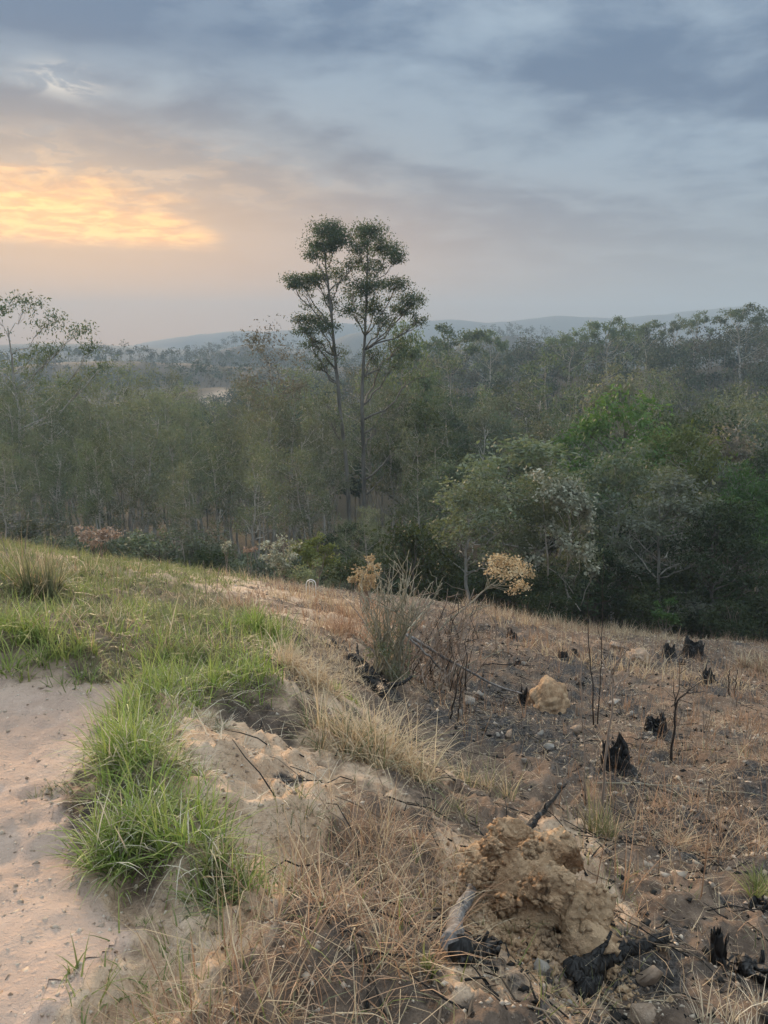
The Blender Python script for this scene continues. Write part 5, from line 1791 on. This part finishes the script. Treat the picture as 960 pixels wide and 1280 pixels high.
T('green_tussock', 175, 955, 52, 70, 460, LUSH, 'tall dense green tussock on the berm beside the bare soil', 713, .42, 1.0, (.004, .009), None, PALE, .25)
T('bleached_tussock', 225, 965, 40, 46, 220, PALE, 'bleached pale grass tussock against the bare soil mound', 714, .5, 1.2, (.004, .009), M_STRAW, GREEN, .3)
T('green_tussock', 70, 998, 30, 18, 130, DULL, 'low dull green tuft growing on the path', 715, .8, .6, (.003, .006))
T('green_tussock', 540, 1212, 20, 38, 46, GREEN, 'small green tuft beside the grey log', 716, .2, .5, (.005, .009))
T('stubble_tussock', 925, 1288, 60, 56, 130, PALE, 'pale bristly stubble tuft below the charred post-like stump', 717, .3, .4, (.003, .006), M_STRAW)
T('wiry_tussock', 860, 1060, 52, 50, 260, RUSTY, 'pinkish wiry grass tussock right of the earth mound', 718, .6, 1.2, (.003, .005), M_STRAW, STRAW, .4)
T('seedling', 98, 1212, 12, 44, 9, GREEN, 'single grass seedling standing on the bare path', 719, .3, .9, (.006, .010))
T('green_tussock', 560, 1020, 34, 36, 110, DULL, 'thin dull tuft between the straw tussock and earth mound', 720, .4, 1.0, (.003, .006), None, STRAW, .6)
T('green_tussock', 180, 1155, 20, 16, 110, GREEN, 'small green tuft at the path corner', 721, .7, .6, (.003, .006))
T('dry_tussock', 950, 835, 30, 22, 200, STRAW, 'dry tussock at the wood edge beyond the charred stumps', 722, .3, .8, (.004, .008), M_STRAW, RUSTY, .5)


T('green_tussock', 250, 815, 46, 34, 320, GREEN, 'dark green grass tussock in the middle of the bank', 730, .4, .9, (.005, .009), None, STRAW, .1)
T('green_tussock', 20, 800, 46, 44, 300, LUSH, 'bright green grass tussock behind the yellow-green one', 731, .35, .9, (.005, .010))
T('green_tussock', 150, 845, 50, 26, 300, DULL, 'low dull green tussock at the head of the path', 732, .6, .8, (.004, .008), None, STRAW, .2)
T('dry_tussock', 300, 765, 40, 26, 240, STRAW, 'dry tussock among the scorched stems behind the bright green tip', 733, .4, .7, (.004, .007), M_STRAW, RUSTY, .4)
T('bleached_tussock', 255, 905, 44, 34, 240, PALE, 'bleached grass tussock along the top of the bare soil mound', 734, .7, 1.0, (.004, .008), M_STRAW, DULL, .35)
T('dry_tussock', 560, 1085, 50, 44, 300, RUSTY, 'rusty dry tussock leaning on the side of the earth mound', 735, .5, 1.1, (.003, .005), M_STRAW, STRAW, .4)
T('dry_tussock', 425, 790, 46, 26, 300, RUSTY, 'rusty red grass tussock on the far side of the buried log', 736, .35, .7, (.003, .006), M_STRAW)


# ------------------------------------------------------------------ crumbs of earth and charcoal, fallen twigs
def crumbs():
    r = R_(800)
    for (nm, lab, n, y0, y1, s0, s1, wf, pal, mat) in [
        ('earth_crumbs', 'crumbs and pebbles of tan earth strewn on the slope', 14000, 1.4, 7, .004, .020, lambda x, y: .35 + .65 * Z('soil', 'soil2', 'path')(x, y), ((.30, .21, .145), (.70, .60, .48)), M_STRAW),
        ('earth_lumps', 'lumps of earth and stones strewn over the burnt clearing', 5200, 4, 26, .012, .060, Z('field', 'crestdry', 'ochre'), ((.24, .17, .12), (.60, .50, .40)), M_STRAW),
        ('charcoal_crumbs', 'bits of charcoal strewn over the burnt clearing', 6500, 1.6, 18, .008, .036, Z('field', 'ash', 'ash2'), ((.008, .008, .008), (.05, .045, .04)), M_STRAW)]:
        y = r.uniform(y0 ** .5, y1 ** .5, n) ** 2
        x = r.uniform(-1, 1, n) * (.56 * y + .8)
        ok = r.uniform(0, 1, n) < wf(x, y)
        x, y = x[ok], y[ok]
        m = len(x)
        c = np.c_[x, y, height(x, y)]
        s = r.uniform(s0, s1, m) * r.uniform(.4, 1, m) * np.maximum(1, np.sqrt(y / y0) * .6)
        oc = np.array([[1, 0, 0], [0, 1, 0], [-1, 0, 0], [0, -1, 0], [0, 0, .7], [0, 0, -.7]], float)
        V = c[:, None] + oc[None] * s[:, None, None] * r.uniform(.5, 1.2, (m, 6, 1)) + r.normal(0, .2, (m, 6, 3)) * s[:, None, None]
        f = np.array([[0, 1, 4], [1, 2, 4], [2, 3, 4], [3, 0, 4], [1, 0, 5], [2, 1, 5], [3, 2, 5], [0, 3, 5]])
        F3 = (np.arange(m)[:, None, None] * 6 + f[None]).reshape(-1, 3)
        t = r.uniform(0, 1, (m, 1))
        C = np.repeat(np.array(pal[0]) * (1 - t) + np.array(pal[1]) * t, 6, 0)
        tag(obj(nm, MB().add(V.reshape(-1, 3), None, F3, C).mesh(nm), mat), lab, 'debris', None, 'stuff')
    mb = MB()
    for k in range(950):
        y = r.uniform(1.3, 4.2) ** 2
        x = r.uniform(-.15, .56) * y + r.uniform(-.2, .4)
        if everywhere(np.array([x]), np.array([y]))[0] < .6 or y > 20:
            continue
        L, a = r.uniform(.08, .35) * (1 + y * .05), r.uniform(0, 3.14)
        p0 = np.array([x, y, hz(x, y) + .008])
        x1, y1 = x + L * math.cos(a), y + L * math.sin(a)
        p1 = np.array([x1, y1, hz(x1, y1) + r.uniform(.0, .05)])
        V, F4, F3 = tube(curve(p0, p1, 4, .04, .05, r), np.linspace(.004, .002, 4) * (1 + y * .05), 4)
        dk = r.uniform() < .5
        mb.add(V, F4, F3, np.array((.03, .027, .025)) if dk else np.array((.28, .21, .15)) * r.uniform(.6, 1.3))
    tag(obj('fallen_twigs', mb.mesh('fallen_twigs'), M_STRAW), 'thin fallen twigs littering the burnt slope', 'debris', None, 'stuff')


crumbs()

# ------------------------------------------------------------------ haze
def haze():
    x, y0, y1, z0, z1 = 4100, -60, 2500, -60, 130
    V = [(sx * x, yy, zz) for zz in (z0, z1) for sx, yy in ((-1, y0), (1, y0), (1, y1), (-1, y1))]
    Fq = [(3, 2, 1, 0), (4, 5, 6, 7), (0, 1, 5, 4), (1, 2, 6, 5), (2, 3, 7, 6), (3, 0, 4, 7)]
    m, g = new_mat('evening_haze')
    g.n('ShaderNodeOutputMaterial', {1: g.n('ShaderNodeVolumePrincipled', {'Color': (0.44, 0.57, 0.70), 'Density': HAZE_DENSITY, 'Anisotropy': 0.0})})
    o = obj('haze', mesh_np('haze', V, Fq), m)
    tag(o, kind='stuff')


haze()
